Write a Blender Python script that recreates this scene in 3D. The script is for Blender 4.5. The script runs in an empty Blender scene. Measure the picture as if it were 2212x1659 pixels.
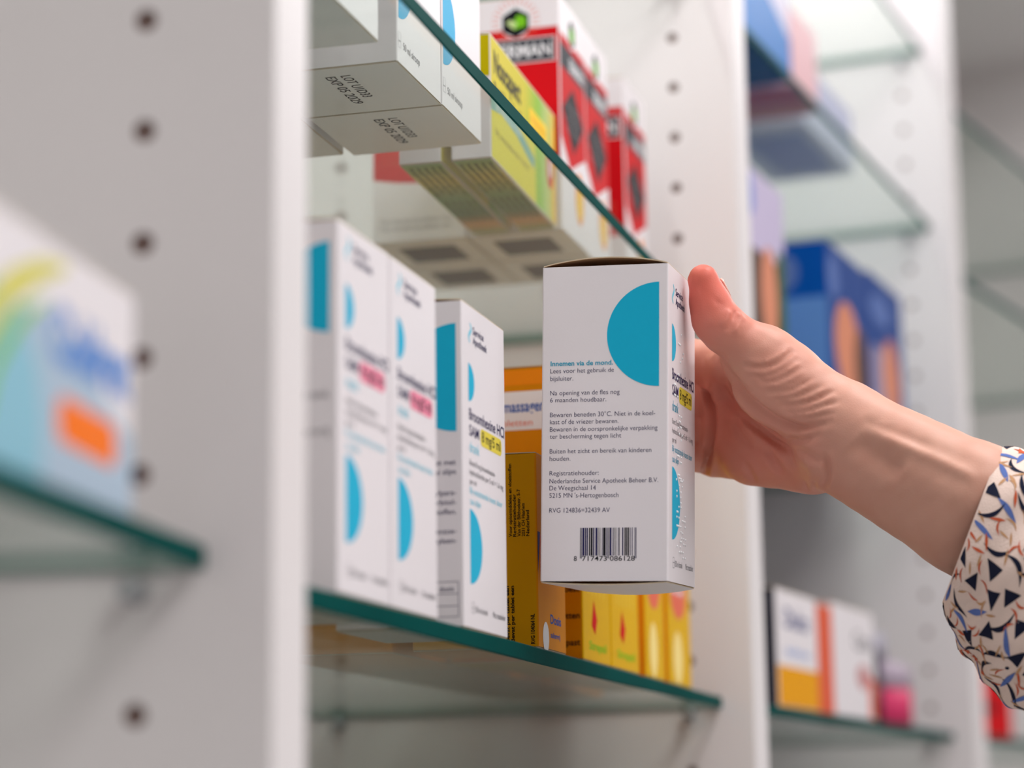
import bpy, bmesh, math, random
import numpy as np
from mathutils import Vector, Matrix

random.seed(7)
rng = np.random.default_rng(7)
S = bpy.context.scene
COL = S.collection

# ------------------------------------------------------------------ camera
FPX = 5024.36            # focal length in pixels of the 2212 x 1659 frame
TH, RO = 0.187637, 0.0139575
CZ = 1.40                # lens height above the floor
cam_d = bpy.data.cameras.new('camera'); cam = bpy.data.objects.new('camera', cam_d); COL.objects.link(cam)
cam_d.sensor_width = 36.0; cam_d.lens = 36.0 * FPX / 2212.0
cam_d.clip_start = 0.02; cam_d.clip_end = 50
_fw = Vector((math.cos(TH), 0, math.sin(TH))); _r0 = Vector((0, -1, 0)); _u0 = Vector((-math.sin(TH), 0, math.cos(TH)))
_r = _r0 * math.cos(RO) - _u0 * math.sin(RO); _u = _u0 * math.cos(RO) + _r0 * math.sin(RO)
_m = Matrix(((_r.x, _u.x, -_fw.x), (_r.y, _u.y, -_fw.y), (_r.z, _u.z, -_fw.z))).to_4x4()
_m.translation = Vector((0, 0, CZ)); cam.matrix_world = _m
cam_d.dof.use_dof = True; cam_d.dof.focus_distance = 0.965; cam_d.dof.aperture_fstop = 5.3
S.camera = cam

# ------------------------------------------------------------------ world, lights, exposure
W = bpy.data.worlds.new('world'); S.world = W; W.use_nodes = True
W.node_tree.nodes['Background'].inputs[0].default_value = (0.93, 0.95, 1.0, 1)
W.node_tree.nodes['Background'].inputs[1].default_value = 0.10
S.view_settings.view_transform = 'Standard'; S.view_settings.look = 'None'
S.view_settings.gamma = 1; S.view_settings.use_curve_mapping = False
S.view_settings.exposure = 0.0
S.cycles.use_denoising = True
S.cycles.max_bounces = 10; S.cycles.transparent_max_bounces = 16; S.cycles.diffuse_bounces = 5
S.cycles.caustics_reflective = False; S.cycles.caustics_refractive = False
S.cycles.sample_clamp_indirect = 6.0

def area_light(name, loc, size, power, aim, colour=(1, 1, 1)):
    l = bpy.data.lights.new(name, 'AREA'); l.shape = 'RECTANGLE'; l.size, l.size_y = size; l.energy = power; l.color = colour
    o = bpy.data.objects.new(name, l); COL.objects.link(o); o.location = loc
    o.rotation_euler = (Vector(aim) - Vector(loc)).to_track_quat('-Z', 'Y').to_euler(); return o
LAMPS = [(-0.65, -0.95, 13.0), (0.74, -0.60, 13.5), (2.75, -1.45, 12.0), (-1.3, -2.6, 5.0), (0.74, -2.1, 12.5), (2.75, -3.0, 6.0)]
for x, y, e in LAMPS:
    area_light('ceiling_lamp_light', (x, y, 2.72), (1.15, 0.25 if y > -.7 else 0.55), e, (x, y, 0), (1.0, 0.98, 0.985))

# ------------------------------------------------------------------ helpers
def d_(a): return np.array([math.cos(a), -math.sin(a), 0.0])
def n_(a): return np.array([math.sin(a), math.cos(a), 0.0])
A1, A2, A3, A4 = 0.15752, 0.26656, 0.38529, 0.50
L0 = np.array([0.6119, 0.0639, 0.0]); O2 = L0 + d_(A1) * .036; W2 = 0.7445
R0 = O2 + d_(A2) * W2; O3 = R0 + d_((A2 + A3) / 2) * .036; W3 = 0.633
T0 = O3 + d_(A3) * W3; O4 = T0 + d_((A3 + A4) / 2) * .036
UNIT = {1: (L0, A1), 2: (O2, A2), 3: (O3, A3), 4: (O4, A4)}
ZH = 0.2218              # height of one pin hole, 32 mm grid, measured from the lens height
def rayv(x, y):
    X = (x - 1106) / FPX; Y = (829.5 - y) / FPX
    r = X * math.cos(RO) + Y * math.sin(RO); u = -X * math.sin(RO) + Y * math.cos(RO)
    c, s = math.cos(TH), math.sin(TH)
    return np.array([c - u * s, -r, s + u * c])
def at(x, y, dep):       # a point of the hand from where it lies in the photograph and how far off it is
    return rayv(x, y) * dep + np.array([0, 0, CZ])

MATS = {}
def mat(name, col, rough=0.5, spec=0.10, coat=0.0, metal=0.0, bump=0.0, bscale=200, sss=0.0, noise=0.0):
    if name in MATS: return MATS[name]
    m = bpy.data.materials.new(name); m.use_nodes = True; nt = m.node_tree; b = nt.nodes['Principled BSDF']
    b.inputs['Base Color'].default_value = (*col, 1); b.inputs['Roughness'].default_value = rough
    b.inputs['Specular IOR Level'].default_value = spec; b.inputs['Coat Weight'].default_value = coat
    b.inputs['Coat Roughness'].default_value = 0.25; b.inputs['Metallic'].default_value = metal
    if bump or noise:
        tc = nt.nodes.new('ShaderNodeTexCoord'); nz = nt.nodes.new('ShaderNodeTexNoise'); nz.inputs['Scale'].default_value = bscale
        nz.inputs['Detail'].default_value = 4; nt.links.new(tc.outputs['Object'], nz.inputs['Vector'])
    if bump:
        bp = nt.nodes.new('ShaderNodeBump'); bp.inputs['Strength'].default_value = bump; bp.inputs['Distance'].default_value = 0.001
        nt.links.new(nz.outputs[0], bp.inputs['Height']); nt.links.new(bp.outputs[0], b.inputs['Normal'])
    if noise:
        mx = nt.nodes.new('ShaderNodeMix'); mx.data_type = 'RGBA'
        mx.inputs[6].default_value = (*col, 1); mx.inputs[7].default_value = (*[c * (1 - noise) for c in col], 1)
        nt.links.new(nz.outputs[0], mx.inputs[0]); nt.links.new(mx.outputs[2], b.inputs['Base Color'])
    MATS[name] = m; return m
def srgb(r, g, b):
    f = lambda c: (c / 255 / 12.92) if c / 255 <= 0.04045 else ((c / 255 + 0.055) / 1.055) ** 2.4
    return (f(r), f(g), f(b))

M_CARD = mat('white_carton', (0.815, 0.76, 0.785), 0.42, 0.3, 0.08, bump=0.03, bscale=900)
M_KRAFT = mat('carton_core', srgb(226, 176, 132), 0.8, 0.2, noise=0.15, bscale=900)
M_CUT = mat('carton_cut_edge', srgb(205, 186, 160), 0.8, 0.2)
M_TEAL = mat('ink_teal', srgb(26, 176, 212), 0.45)
M_TEALTX = mat('ink_teal_text', srgb(40, 160, 190), 0.45)
M_CYAN = mat('ink_pale_cyan', srgb(120, 205, 226), 0.45)
M_NAVY = mat('ink_navy', srgb(40, 36, 84), 0.5)
M_BLACK = mat('ink_black', srgb(24, 22, 30), 0.5)
M_GREY = mat('ink_grey', srgb(120, 118, 122), 0.5)
M_YEL = mat('ink_yellow_label', srgb(226, 206, 74), 0.45)
M_PINK = mat('ink_pink_label', srgb(238, 140, 165), 0.45)
M_WHITE = mat('ink_white', (0.82, 0.81, 0.83), 0.45)
M_RED = mat('ink_red', srgb(204, 8, 20), 0.55)
M_ORANGE = mat('ink_orange', srgb(240, 140, 20), 0.42)
M_AMBER = mat('carton_amber', srgb(222, 140, 4), 0.4, noise=0.1, bscale=30)
M_YELLOW = mat('carton_yellow', srgb(224, 174, 0), 0.4, noise=0.06, bscale=30)
M_GREEN = mat('ink_green', srgb(128, 190, 20), 0.42)
M_BLUE = mat('ink_blue', srgb(16, 86, 176), 0.42)
M_SALMON = mat('ink_salmon', srgb(226, 108, 84), 0.42)

class MB:
    """collects faces with materials; build() links them as one mesh object"""
    def __init__(s): s.v = []; s.f = []; s.mi = []; s.mats = []
    def m(s, mt):
        if mt not in s.mats: s.mats.append(mt)
        return s.mats.index(mt)
    def add(s, vs, fs, mt):
        o = len(s.v); s.v += [tuple(map(float, p)) for p in vs]; k = s.m(mt)
        for f in fs: s.f.append(tuple(i + o for i in f)); s.mi.append(k)
    def box(s, x0, y0, z0, x1, y1, z1, mt):
        v = [(x0, y0, z0), (x1, y0, z0), (x1, y1, z0), (x0, y1, z0), (x0, y0, z1), (x1, y0, z1), (x1, y1, z1), (x0, y1, z1)]
        s.add(v, [(0, 3, 2, 1), (4, 5, 6, 7), (0, 1, 5, 4), (1, 2, 6, 5), (2, 3, 7, 6), (3, 0, 4, 7)], mt)
    def lathe(s, prof, mt, c=(0, 0, 0), n=32, sx=1.0, sy=1.0):
        vs = []; fs = []
        for r, z in prof:
            for k in range(n):
                t = 2 * math.pi * k / n; vs.append((c[0] + r * sx * math.cos(t), c[1] + r * sy * math.sin(t), c[2] + z))
        for i in range(len(prof) - 1):
            for k in range(n): fs.append((i * n + k, i * n + (k + 1) % n, (i + 1) * n + (k + 1) % n, (i + 1) * n + k))
        fs.append(tuple(range(n - 1, -1, -1))); fs.append(tuple((len(prof) - 1) * n + k for k in range(n)))
        s.add(vs, fs, mt)
    def build(s, name, parent=None, smooth=False):
        me = bpy.data.meshes.new(name); me.from_pydata(s.v, [], s.f)
        for mt in s.mats: me.materials.append(mt)
        me.polygons.foreach_set('material_index', s.mi); me.update()
        if smooth: me.polygons.foreach_set('use_smooth', [True] * len(me.polygons))
        o = bpy.data.objects.new(name, me); COL.objects.link(o)
        if parent: o.parent = parent
        return o
class Frame:
    """a face to print on: origin, right, up"""
    def __init__(s, O, U, V):
        s.O, s.U, s.V = map(lambda a: np.array(a, float), (O, U, V)); s.N = np.cross(s.U, s.V)
    def p(s, u, v, e=0.00007): return s.O + s.U * u + s.V * v + s.N * e
    def rot(s, u, v):    # quarter turn: text running upwards from (u, v)
        return Frame(s.p(u, v, 0), s.V, -s.U)
    def rotd(s, u, v): return Frame(s.p(u, v, 0), -s.V, s.U)
_tc = {}
def glyphs(txt, bold):
    k = (txt, bold)
    if k not in _tc:
        c = bpy.data.curves.new('t', 'FONT'); c.body = txt; c.size = 1; c.resolution_u = 3; c.offset = bold; c.fill_mode = 'FRONT'
        o = bpy.data.objects.new('t', c); COL.objects.link(o); bpy.context.view_layer.update()
        me = o.evaluated_get(bpy.context.evaluated_depsgraph_get()).to_mesh()
        vs = np.array([tuple(v.co) for v in me.vertices]); fs = [tuple(p.vertices) for p in me.polygons]
        bpy.data.objects.remove(o); bpy.data.curves.remove(c); _tc[k] = (vs, fs)
    return _tc[k]
def text(mb, fr, txt, u, v, size, mt, width=None, bold=0.0, e=0.00009, right=False):
    vs, fs = glyphs(txt, bold)
    if len(vs) == 0: return
    x0, x1 = vs[:, 0].min(), vs[:, 0].max(); sx = size if width is None else width / (x1 - x0)
    if right: u = u - (x1 - x0) * sx
    mb.add([fr.p(u + (a - x0) * sx, v + b * size, e) for a, b, _ in vs], fs, mt)
def poly(mb, fr, pts, mt, e=0.00007): mb.add([fr.p(u, v, e) for u, v in pts], [tuple(range(len(pts)))], mt)
def rect(mb, fr, u0, v0, u1, v1, mt, e=0.00007): poly(mb, fr, [(u0, v0), (u1, v0), (u1, v1), (u0, v1)], mt, e)
def disc(mb, fr, u, v, ru, rv, mt, a0=0, a1=360, n=40, e=0.00007):
    pts = [(u + ru * math.cos(math.radians(a0 + (a1 - a0) * k / n)), v + rv * math.sin(math.radians(a0 + (a1 - a0) * k / n))) for k in range(n + 1)]
    poly(mb, fr, pts if a1 - a0 < 360 else pts[:-1], mt, e)
def pill(mb, fr, u0, v0, u1, v1, mt, e=0.00007, r=None, sh=0.0):
    r = r or (v1 - v0) * 0.38; pts = []
    for cx, cy, a in ((u1 - r, v0 + r, -90), (u1 - r, v1 - r, 0), (u0 + r, v1 - r, 90), (u0 + r, v0 + r, 180)):
        for k in range(7):
            t = math.radians(a + 15 * k); pts.append((cx + r * math.cos(t), cy + r * math.sin(t) + sh * (cx - u0)))
    poly(mb, fr, pts, mt, e)
def stroke(mb, fr, pts, w, mt, e=0.00008):
    n = len(pts); a = []; b = []
    for i, (x, y) in enumerate(pts):
        p, q = pts[max(i - 1, 0)], pts[min(i + 1, n - 1)]; dx, dy = q[0] - p[0], q[1] - p[1]; l = math.hypot(dx, dy) or 1
        ww = w[i] if isinstance(w, (list, tuple)) else w
        a.append((x - dy / l * ww / 2, y + dx / l * ww / 2)); b.append((x + dy / l * ww / 2, y - dx / l * ww / 2))
    mb.add([fr.p(*p, e) for p in a + b], [(i, n + i, n + i + 1, i + 1) for i in range(n - 1)], mt)

def tagt(o, label, cat, group=None):
    o['label'] = label; o['category'] = cat
    if group: o['group'] = group
    return o
def struct(o, kind='structure'): o['kind'] = kind; return o
def empty(name, label, cat, group=None):
    o = bpy.data.objects.new(name, None); COL.objects.link(o); o.empty_display_size = 0.02
    return tagt(o, label, cat, group)
def place(o, unit, x, y, z, yaw=0.0):
    base, a = UNIT[unit]; p = base + d_(a) * x + n_(a) * y
    o.location = (p[0], p[1], z + CZ); o.rotation_euler = (0, 0, -a + yaw); return o

# ------------------------------------------------------------------ room
def slab(name, x0, y0, z0, x1, y1, z1, m):
    b = MB(); b.box(x0, y0, z0, x1, y1, z1, m); return struct(b.build(name))
M_WALL = mat('wall_paint', (0.50, 0.49, 0.48), 0.8, 0.3, bump=0.05, bscale=150)
M_FLOOR = mat('floor_vinyl', (0.56, 0.565, 0.56), 0.45, 0.4, noise=0.12, bscale=6)
M_CEIL = mat('ceiling_paint', (0.84, 0.83, 0.82), 0.85, 0.2, bump=0.03, bscale=200)
slab('floor', -2.6, -4.2, -0.05, 5.2, 1.6, 0.0, M_FLOOR)
slab('ceiling', -2.6, -4.2, 2.80, 5.2, 1.6, 2.86, M_CEIL)
slab('wall_back', -2.6, 1.3, 0, 5.2, 1.36, 2.8, M_WALL)
slab('wall_front', -2.6, -4.26, 0, 5.2, -4.2, 2.8, M_WALL)
slab('wall_left', -2.66, -4.2, 0, -2.6, 1.3, 2.8, M_WALL)
slab('wall_right', 5.2, -4.2, 0, 5.26, 1.3, 2.8, M_WALL)

# ------------------------------------------------------------------ shelving units
M_LAM = mat('white_laminate', (0.80, 0.752, 0.756), 0.42, 0.4, bump=0.02, bscale=500)
M_HOLE = mat('bare_chipboard_hole', srgb(140, 118, 112), 0.9, 0.1)
M_PIN = mat('nickel_pin', (0.45, 0.46, 0.48), 0.35, 0.5, metal=0.8)
DEP = 0.300; TOPZ = 2.32 - CZ; BOTZ = -CZ
HOLES = [ZH - 0.032 * k for k in range(-14, 22)]
def holed_face(mb, x, sgn):
    """inner face of a side panel at local x, pin holes in two columns; sgn -1: faces -x"""
    cols = (0.037, 0.254); hw = 0.016; r = 0.0032; dp = 0.0016
    zs = sorted(HOLES); zt = zs[-1] + 0.016; zb = zs[0] - 0.016
    def q(y0, z0, y1, z1):
        v = [(x, y0, z0), (x, y1, z0), (x, y1, z1), (x, y0, z1)]
        mb.add(v, [(3, 2, 1, 0) if sgn > 0 else (0, 1, 2, 3)][::1], M_LAM)
    q(0, BOTZ, DEP, zb); q(0, zt, DEP, TOPZ)
    edges = [0, cols[0] - hw, cols[0] + hw, cols[1] - hw, cols[1] + hw, DEP]
    for i in (0, 2, 4): q(edges[i], zb, edges[i + 1], zt)
    for cy in cols:
        for z in zs:
            vs = []; fs = []; n = 16
            for k in range(n):
                t = 2 * math.pi * k / n; c, s_ = math.cos(t), math.sin(t); m = max(abs(c), abs(s_))
                vs.append((x, cy + hw * c / m, z + 0.016 * s_ / m))
            for k in range(n):
                t = 2 * math.pi * k / n; vs.append((x, cy + r * math.cos(t), z + r * math.sin(t)))
            for k in range(n):
                k2 = (k + 1) % n; f = (k, k2, n + k2, n + k); fs.append(f if sgn < 0 else f[::-1])
            mb.add(vs, fs, M_LAM)
            w = [(x, cy + r * math.cos(2 * math.pi * k / n), z + r * math.sin(2 * math.pi * k / n)) for k in range(n)]
            w += [(x - sgn * dp, b, c) for _, b, c in w]
            mb.add(w, [(k, (k + 1) % n, n + (k + 1) % n, n + k) for k in range(n)] + [tuple(range(n, 2 * n))], M_HOLE)
def shelving(unit, width, shelf_z, left_width=None):
    labels = {1: 'white laminate shelving unit nearest the lens, two pin hole columns in its side panel',
              2: 'white laminate shelving unit in the middle, holding the blue and white medicine cartons',
              3: 'white laminate shelving unit behind the reaching arm, with blue cartons on its middle shelf',
              4: 'white laminate shelving unit farthest away, cut off at the photo edge'}
    r = empty('shelving_unit', labels[unit], 'shelving unit', 'shelving units of the curved pharmacy wall')
    r.location = (*UNIT[unit][0][:2], CZ); r.rotation_euler = (0, 0, -UNIT[unit][1])
    x0, x1 = (-width, 0.0) if unit == 1 else (0.0, width)
    t = 0.018
    b = MB(); v = [(x1, 0, BOTZ), (x1 + t, 0, BOTZ), (x1 + t, DEP, BOTZ), (x1, DEP, BOTZ), (x1, 0, TOPZ), (x1 + t, 0, TOPZ), (x1 + t, DEP, TOPZ), (x1, DEP, TOPZ)]
    b.add(v, [(0, 3, 2, 1), (4, 5, 6, 7), (0, 1, 5, 4), (1, 2, 6, 5), (2, 3, 7, 6)], M_LAM); holed_face(b, x1, -1)
    b.build('side_panel', r)
    b = MB(); v = [(x0 - t, 0, BOTZ), (x0, 0, BOTZ), (x0, DEP, BOTZ), (x0 - t, DEP, BOTZ), (x0 - t, 0, TOPZ), (x0, 0, TOPZ), (x0, DEP, TOPZ), (x0 - t, DEP, TOPZ)]
    b.add(v, [(0, 3, 2, 1), (4, 5, 6, 7), (0, 1, 5, 4), (2, 3, 7, 6), (3, 0, 4, 7)], M_LAM); holed_face(b, x0, 1)
    b.build('side_panel', r)
    b = MB(); b.box(x0, DEP - 0.008, BOTZ + .08, x1, DEP, TOPZ - .018, M_LAM); b.build('back_panel', r)
    b = MB(); b.box(x0, 0.0, TOPZ - .018, x1, DEP, TOPZ, M_LAM); b.build('top_panel', r)
    b = MB(); b.box(x0, 0.0, BOTZ + .08, x1, DEP - .008, BOTZ + .098, M_LAM); b.build('base_shelf', r)
    b = MB(); b.box(x0, 0.03, BOTZ, x1, 0.045, BOTZ + .08, M_LAM); b.build('plinth', r)
    for z in shelf_z:
        for xx, s in ((x0, 1), (x1, -1)):
            for yy in (0.037, 0.254):
                b = MB(); vs = []; n = 12
                for l, rr in ((-0.0005, .0032), (0.008, .0032), (0.009, .0026)):
                    for k in range(n):
                        t_ = 2 * math.pi * k / n; vs.append((xx + s * max(l, .0002), yy + rr * math.cos(t_), z - .0033 + rr * math.sin(t_)))
                fs = [(i * n + k, i * n + (k + 1) % n, (i + 1) * n + (k + 1) % n, (i + 1) * n + k) for i in range(2) for k in range(n)] + [tuple(2 * n + k for k in range(n))]
                b.add(vs, fs, M_PIN); b.build('shelf_pin', r)
    if unit in (2, 3):      # light strip under the top panel
        b = MB(); b.box(x0 + .02, .100, TOPZ - .030, x1 - .02, .130, TOPZ - .0182, M_PIN); b.build('lamp_housing', r)
        l = area_light('light_strip', (0, 0, 0), (width - .06, .03), 2.0 if unit == 2 else 1.7, (0, 0, -1), (1.0, 0.99, 1.0)); l.parent = r; l.location = ((x0 + x1) / 2, .115, TOPZ - .032); l.rotation_euler = (0, 0, 0)
    return r

# glass: panes let light through and mirror it; the ground edges are deep green
def glass_mat(name, tint):
    m = bpy.data.materials.new(name); m.use_nodes = True; nt = m.node_tree; nt.nodes.clear()
    o = nt.nodes.new('ShaderNodeOutputMaterial'); t = nt.nodes.new('ShaderNodeBsdfTransparent'); g = nt.nodes.new('ShaderNodeBsdfGlossy')
    mx = nt.nodes.new('ShaderNodeMixShader'); ge = nt.nodes.new('ShaderNodeNewGeometry')
    def mth(op, a, b=None):
        q = nt.nodes.new('ShaderNodeMath'); q.operation = op
        for i, v in enumerate((a, b)):
            if v is None: continue
            if isinstance(v, (int, float)): q.inputs[i].default_value = v
            else: nt.links.new(v, q.inputs[i])
        return q.outputs[0]
    dt = nt.nodes.new('ShaderNodeVectorMath'); dt.operation = 'DOT_PRODUCT'; nt.links.new(ge.outputs['Incoming'], dt.inputs[0]); nt.links.new(ge.outputs['Normal'], dt.inputs[1])
    fac = mth('ADD', mth('MULTIPLY', mth('POWER', mth('SUBTRACT', 1.0, mth('ABSOLUTE', dt.outputs['Value'])), 5.0), 0.55), 0.03)
    t.inputs[0].default_value = (*tint, 1); g.inputs[0].default_value = (1, 1, 1, 1); g.inputs['Roughness'].default_value = 0.01
    nt.links.new(fac, mx.inputs[0]); nt.links.new(t.outputs[0], mx.inputs[1]); nt.links.new(g.outputs[0], mx.inputs[2]); nt.links.new(mx.outputs[0], o.inputs[0])
    return m
M_GLASS = glass_mat('clear_float_glass', (0.915, 0.955, 0.93))
M_EDGE = mat('polished_green_glass_edge', srgb(0, 80, 76), 0.5, 0.02, noise=0.5, bscale=14)
GT = 0.0068
M_EDGE_BACKLIT = mat('backlit_glass_edge', srgb(112, 142, 132), 0.5, 0.02)  # end and rear edges: same green glass, light from behind put into the colour
def glass_shelf(unit, z, width, label):
    x0, x1 = (-width, 0.0) if unit == 1 else (0.0, width)
    b = MB(); g = 0.0015; y0, y1 = 0.018, 0.272; x0 += g; x1 -= g; c = 0.0006
    prof = [(y0 + c, 0), (y1 - c, 0), (y1, c), (y1, GT - c), (y1 - c, GT), (y0 + c, GT), (y0, GT - c), (y0, c)]
    vs = [(x0, y, zz) for y, zz in prof] + [(x1, y, zz) for y, zz in prof]; n = 8
    for k in range(n):
        b.add([vs[k], vs[(k + 1) % n], vs[n + (k + 1) % n], vs[n + k]], [(3, 2, 1, 0)], M_GLASS if k in (0, 4) else (M_EDGE_BACKLIT if k in (1, 2, 3) else M_EDGE))
    b.add(vs[:n], [tuple(range(n))], M_EDGE_BACKLIT); b.add(vs[n:], [tuple(range(n - 1, -1, -1))], M_EDGE_BACKLIT)
    o = b.build('glass_shelf'); place(o, unit, 0, 0, z)
    return tagt(o, label, 'glass shelf', 'glass shelves with green edges')
ZL, ZU, ZT = 0.0654, 0.2905, 0.5112
UW1 = 0.75
shelving(1, UW1, [ZL, ZL + .288, ZL - .288]); shelving(2, W2, [ZL, ZU, ZL - .288, ZL + .448])
shelving(3, W3, [ZL, 0.2894, ZT, ZL - .288, .6734]); shelving(4, 0.7, [ZL, 0.4814, 0.6414, ZL - .288])
glass_shelf(1, ZL + .002, UW1, 'green-edged glass shelf under the blue, yellow and orange carton')
glass_shelf(1, ZL + .288, UW1, 'glass shelf of the nearest unit, one level above the blue and yellow carton')
glass_shelf(2, ZL, W2, 'green-edged glass shelf carrying the white cartons beside the yellow ones')
glass_shelf(2, ZU, W2, 'green-edged glass shelf seen from below carrying yellow and red cartons')
glass_shelf(2, ZL - .288, W2, 'empty glass shelf low in the middle unit')
glass_shelf(2, ZL + .448, W2, 'empty glass shelf high in the middle unit')
glass_shelf(3, ZL, W3, 'glass shelf under the pink bottle and white and yellow carton')
glass_shelf(3, 0.2894, W3, 'glass shelf under the dark blue cartons, behind the hand')
glass_shelf(3, ZT, W3, 'glass shelf slanting above the dark blue cartons in the unit behind the arm')
glass_shelf(3, ZL - .288, W3, 'empty glass shelf low in the unit behind the arm')
glass_shelf(3, .6734, W3, 'empty glass shelf, topmost in the unit behind the arm')
glass_shelf(4, ZL, 0.7, 'glass shelf of the farthest unit under the red carton')
glass_shelf(4, 0.4814, 0.7, 'middle glass shelf of the farthest unit, seen just above the cuff of the sleeve')
glass_shelf(4, 0.6414, 0.7, 'topmost glass shelf of the farthest unit')

# ------------------------------------------------------------------ cartons
def rr_profile(w, d, r, n=3, ins=0.0):
    pts = []
    for cx, cy, a in ((w - r, r, -90), (w - r, d - r, 0), (r, d - r, 90), (r, r, 180)):
        for k in range(n + 1):
            t = math.radians(a + 90 * k / n); q = r - ins
            pts.append((cx + max(q, .00005) * math.cos(t), cy + max(q, .00005) * math.sin(t)))
    return pts
def faces_of(w, d, h):
    return {'front': Frame((0, 0, 0), (1, 0, 0), (0, 0, 1)), 'side': Frame((0, d, 0), (0, -1, 0), (0, 0, 1)),
            'bottom': Frame((0, 0, 0), (1, 0, 0), (0, -1, 0)), 'right': Frame((w, 0, 0), (0, 1, 0), (0, 0, 1)),
            'back': Frame((w, d, 0), (-1, 0, 0), (0, 0, 1)), 'top': Frame((0, 0, h), (1, 0, 0), (0, 1, 0))}
def flap(mb, w, d, h, m_out, m_in, arch, top, amp_far=0.4, gap=0.00015):
    """closing flap as a bowed sheet; the bow runs along y and dies away towards +x"""
    nx, ny = 10, 16; t = 0.00045; i0 = 0.0004; vs = []
    for lay in (0, 1):
        for i in range(nx + 1):
            for j in range(ny + 1):
                x = i0 + (w - 2 * i0) * i / nx; y = i0 + (d - 2 * i0) * j / ny
                a = arch * (1 - (1 - amp_far) * i / nx) * math.sin(math.pi * j / ny) ** 0.8
                z = (h + gap + a + (t if lay else 0)) if top else (-gap - a - (t if lay else 0))
                vs.append((x, y, z))
    N = (nx + 1) * (ny + 1); I = lambda l, i, j: l * N + i * (ny + 1) + j
    fo, fi, fe = [], [], []
    for i in range(nx):
        for j in range(ny):
            q = (I(1, i, j), I(1, i + 1, j), I(1, i + 1, j + 1), I(1, i, j + 1)); fo.append(q if top else q[::-1])
            q = (I(0, i, j), I(0, i, j + 1), I(0, i + 1, j + 1), I(0, i + 1, j)); fi.append(q if top else q[::-1])
    for i in range(nx):
        for j in (0, ny): fe.append((I(0, i, j), I(0, i + 1, j), I(1, i + 1, j), I(1, i, j)))
    for j in range(ny):
        for i in (0, nx): fe.append((I(0, i, j), I(0, i, j + 1), I(1, i, j + 1), I(1, i, j)))
    mb.add(vs, fo, m_out); mb.add(vs, fi, m_in); mb.add(vs, fe, M_CUT)
def carton(name, label, cat, w, d, h, m=None, group=None, art=None, top_arch=0.0003, bot_arch=0.0, bands=None, botart=None, m_bot=None, bot_far=0.4):
    """folding box: tube with kraft inside, top flap, bottom flap. bands: {face: material} recolours a face"""
    m = m or M_CARD; r = empty(name, label, cat, group); b = MB(); rad = 0.0007; th = 0.0005
    po = rr_profile(w, d, rad); pi = rr_profile(w, d, rad, ins=th); n = len(po)
    vs = [(x, y, z) for z in (0, h) for x, y in po] + [(x, y, z) for z in (0, h) for x, y in pi]
    fm = {3: 'right', 7: 'back', 11: 'side', 15: 'front'}
    for k in range(n):
        k2 = (k + 1) % n; mm = (bands or {}).get(fm.get(k), m)
        b.add([vs[k], vs[k2], vs[n + k2], vs[n + k]], [(0, 1, 2, 3)], mm)
        b.add([vs[2 * n + k], vs[2 * n + k2], vs[3 * n + k2], vs[3 * n + k]], [(3, 2, 1, 0)], M_KRAFT)
        b.add([vs[n + k], vs[n + k2], vs[3 * n + k2], vs[3 * n + k]], [(0, 1, 2, 3)], M_CUT)
        b.add([vs[k], vs[k2], vs[2 * n + k2], vs[2 * n + k]], [(3, 2, 1, 0)], M_CUT)
    if art: art(b, faces_of(w, d, h), w, d, h)
    b.build('carton', r)
    t = MB(); flap(t, w, d, h, m_bot or m, M_KRAFT, top_arch, True); t.build('top_flap', r)
    t = MB(); flap(t, w, d, h, m_bot or m, M_KRAFT, bot_arch, False, bot_far)
    if botart: botart(t, faces_of(w, d, h), w, d, h)
    t.build('bottom_flap', r)
    return r

def s_logo(mb, fr, u, v, hgt, mt):
    w = hgt * 0.36; pts = []
    for k in range(25):
        t = k / 24; pts.append((u + w * math.sin(-2 * math.pi * t) * 0.62, v + hgt * t))
    stroke(mb, fr, pts, [hgt * (0.10 + 0.12 * math.sin(math.pi * k / 24)) for k in range(25)], mt)

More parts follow.
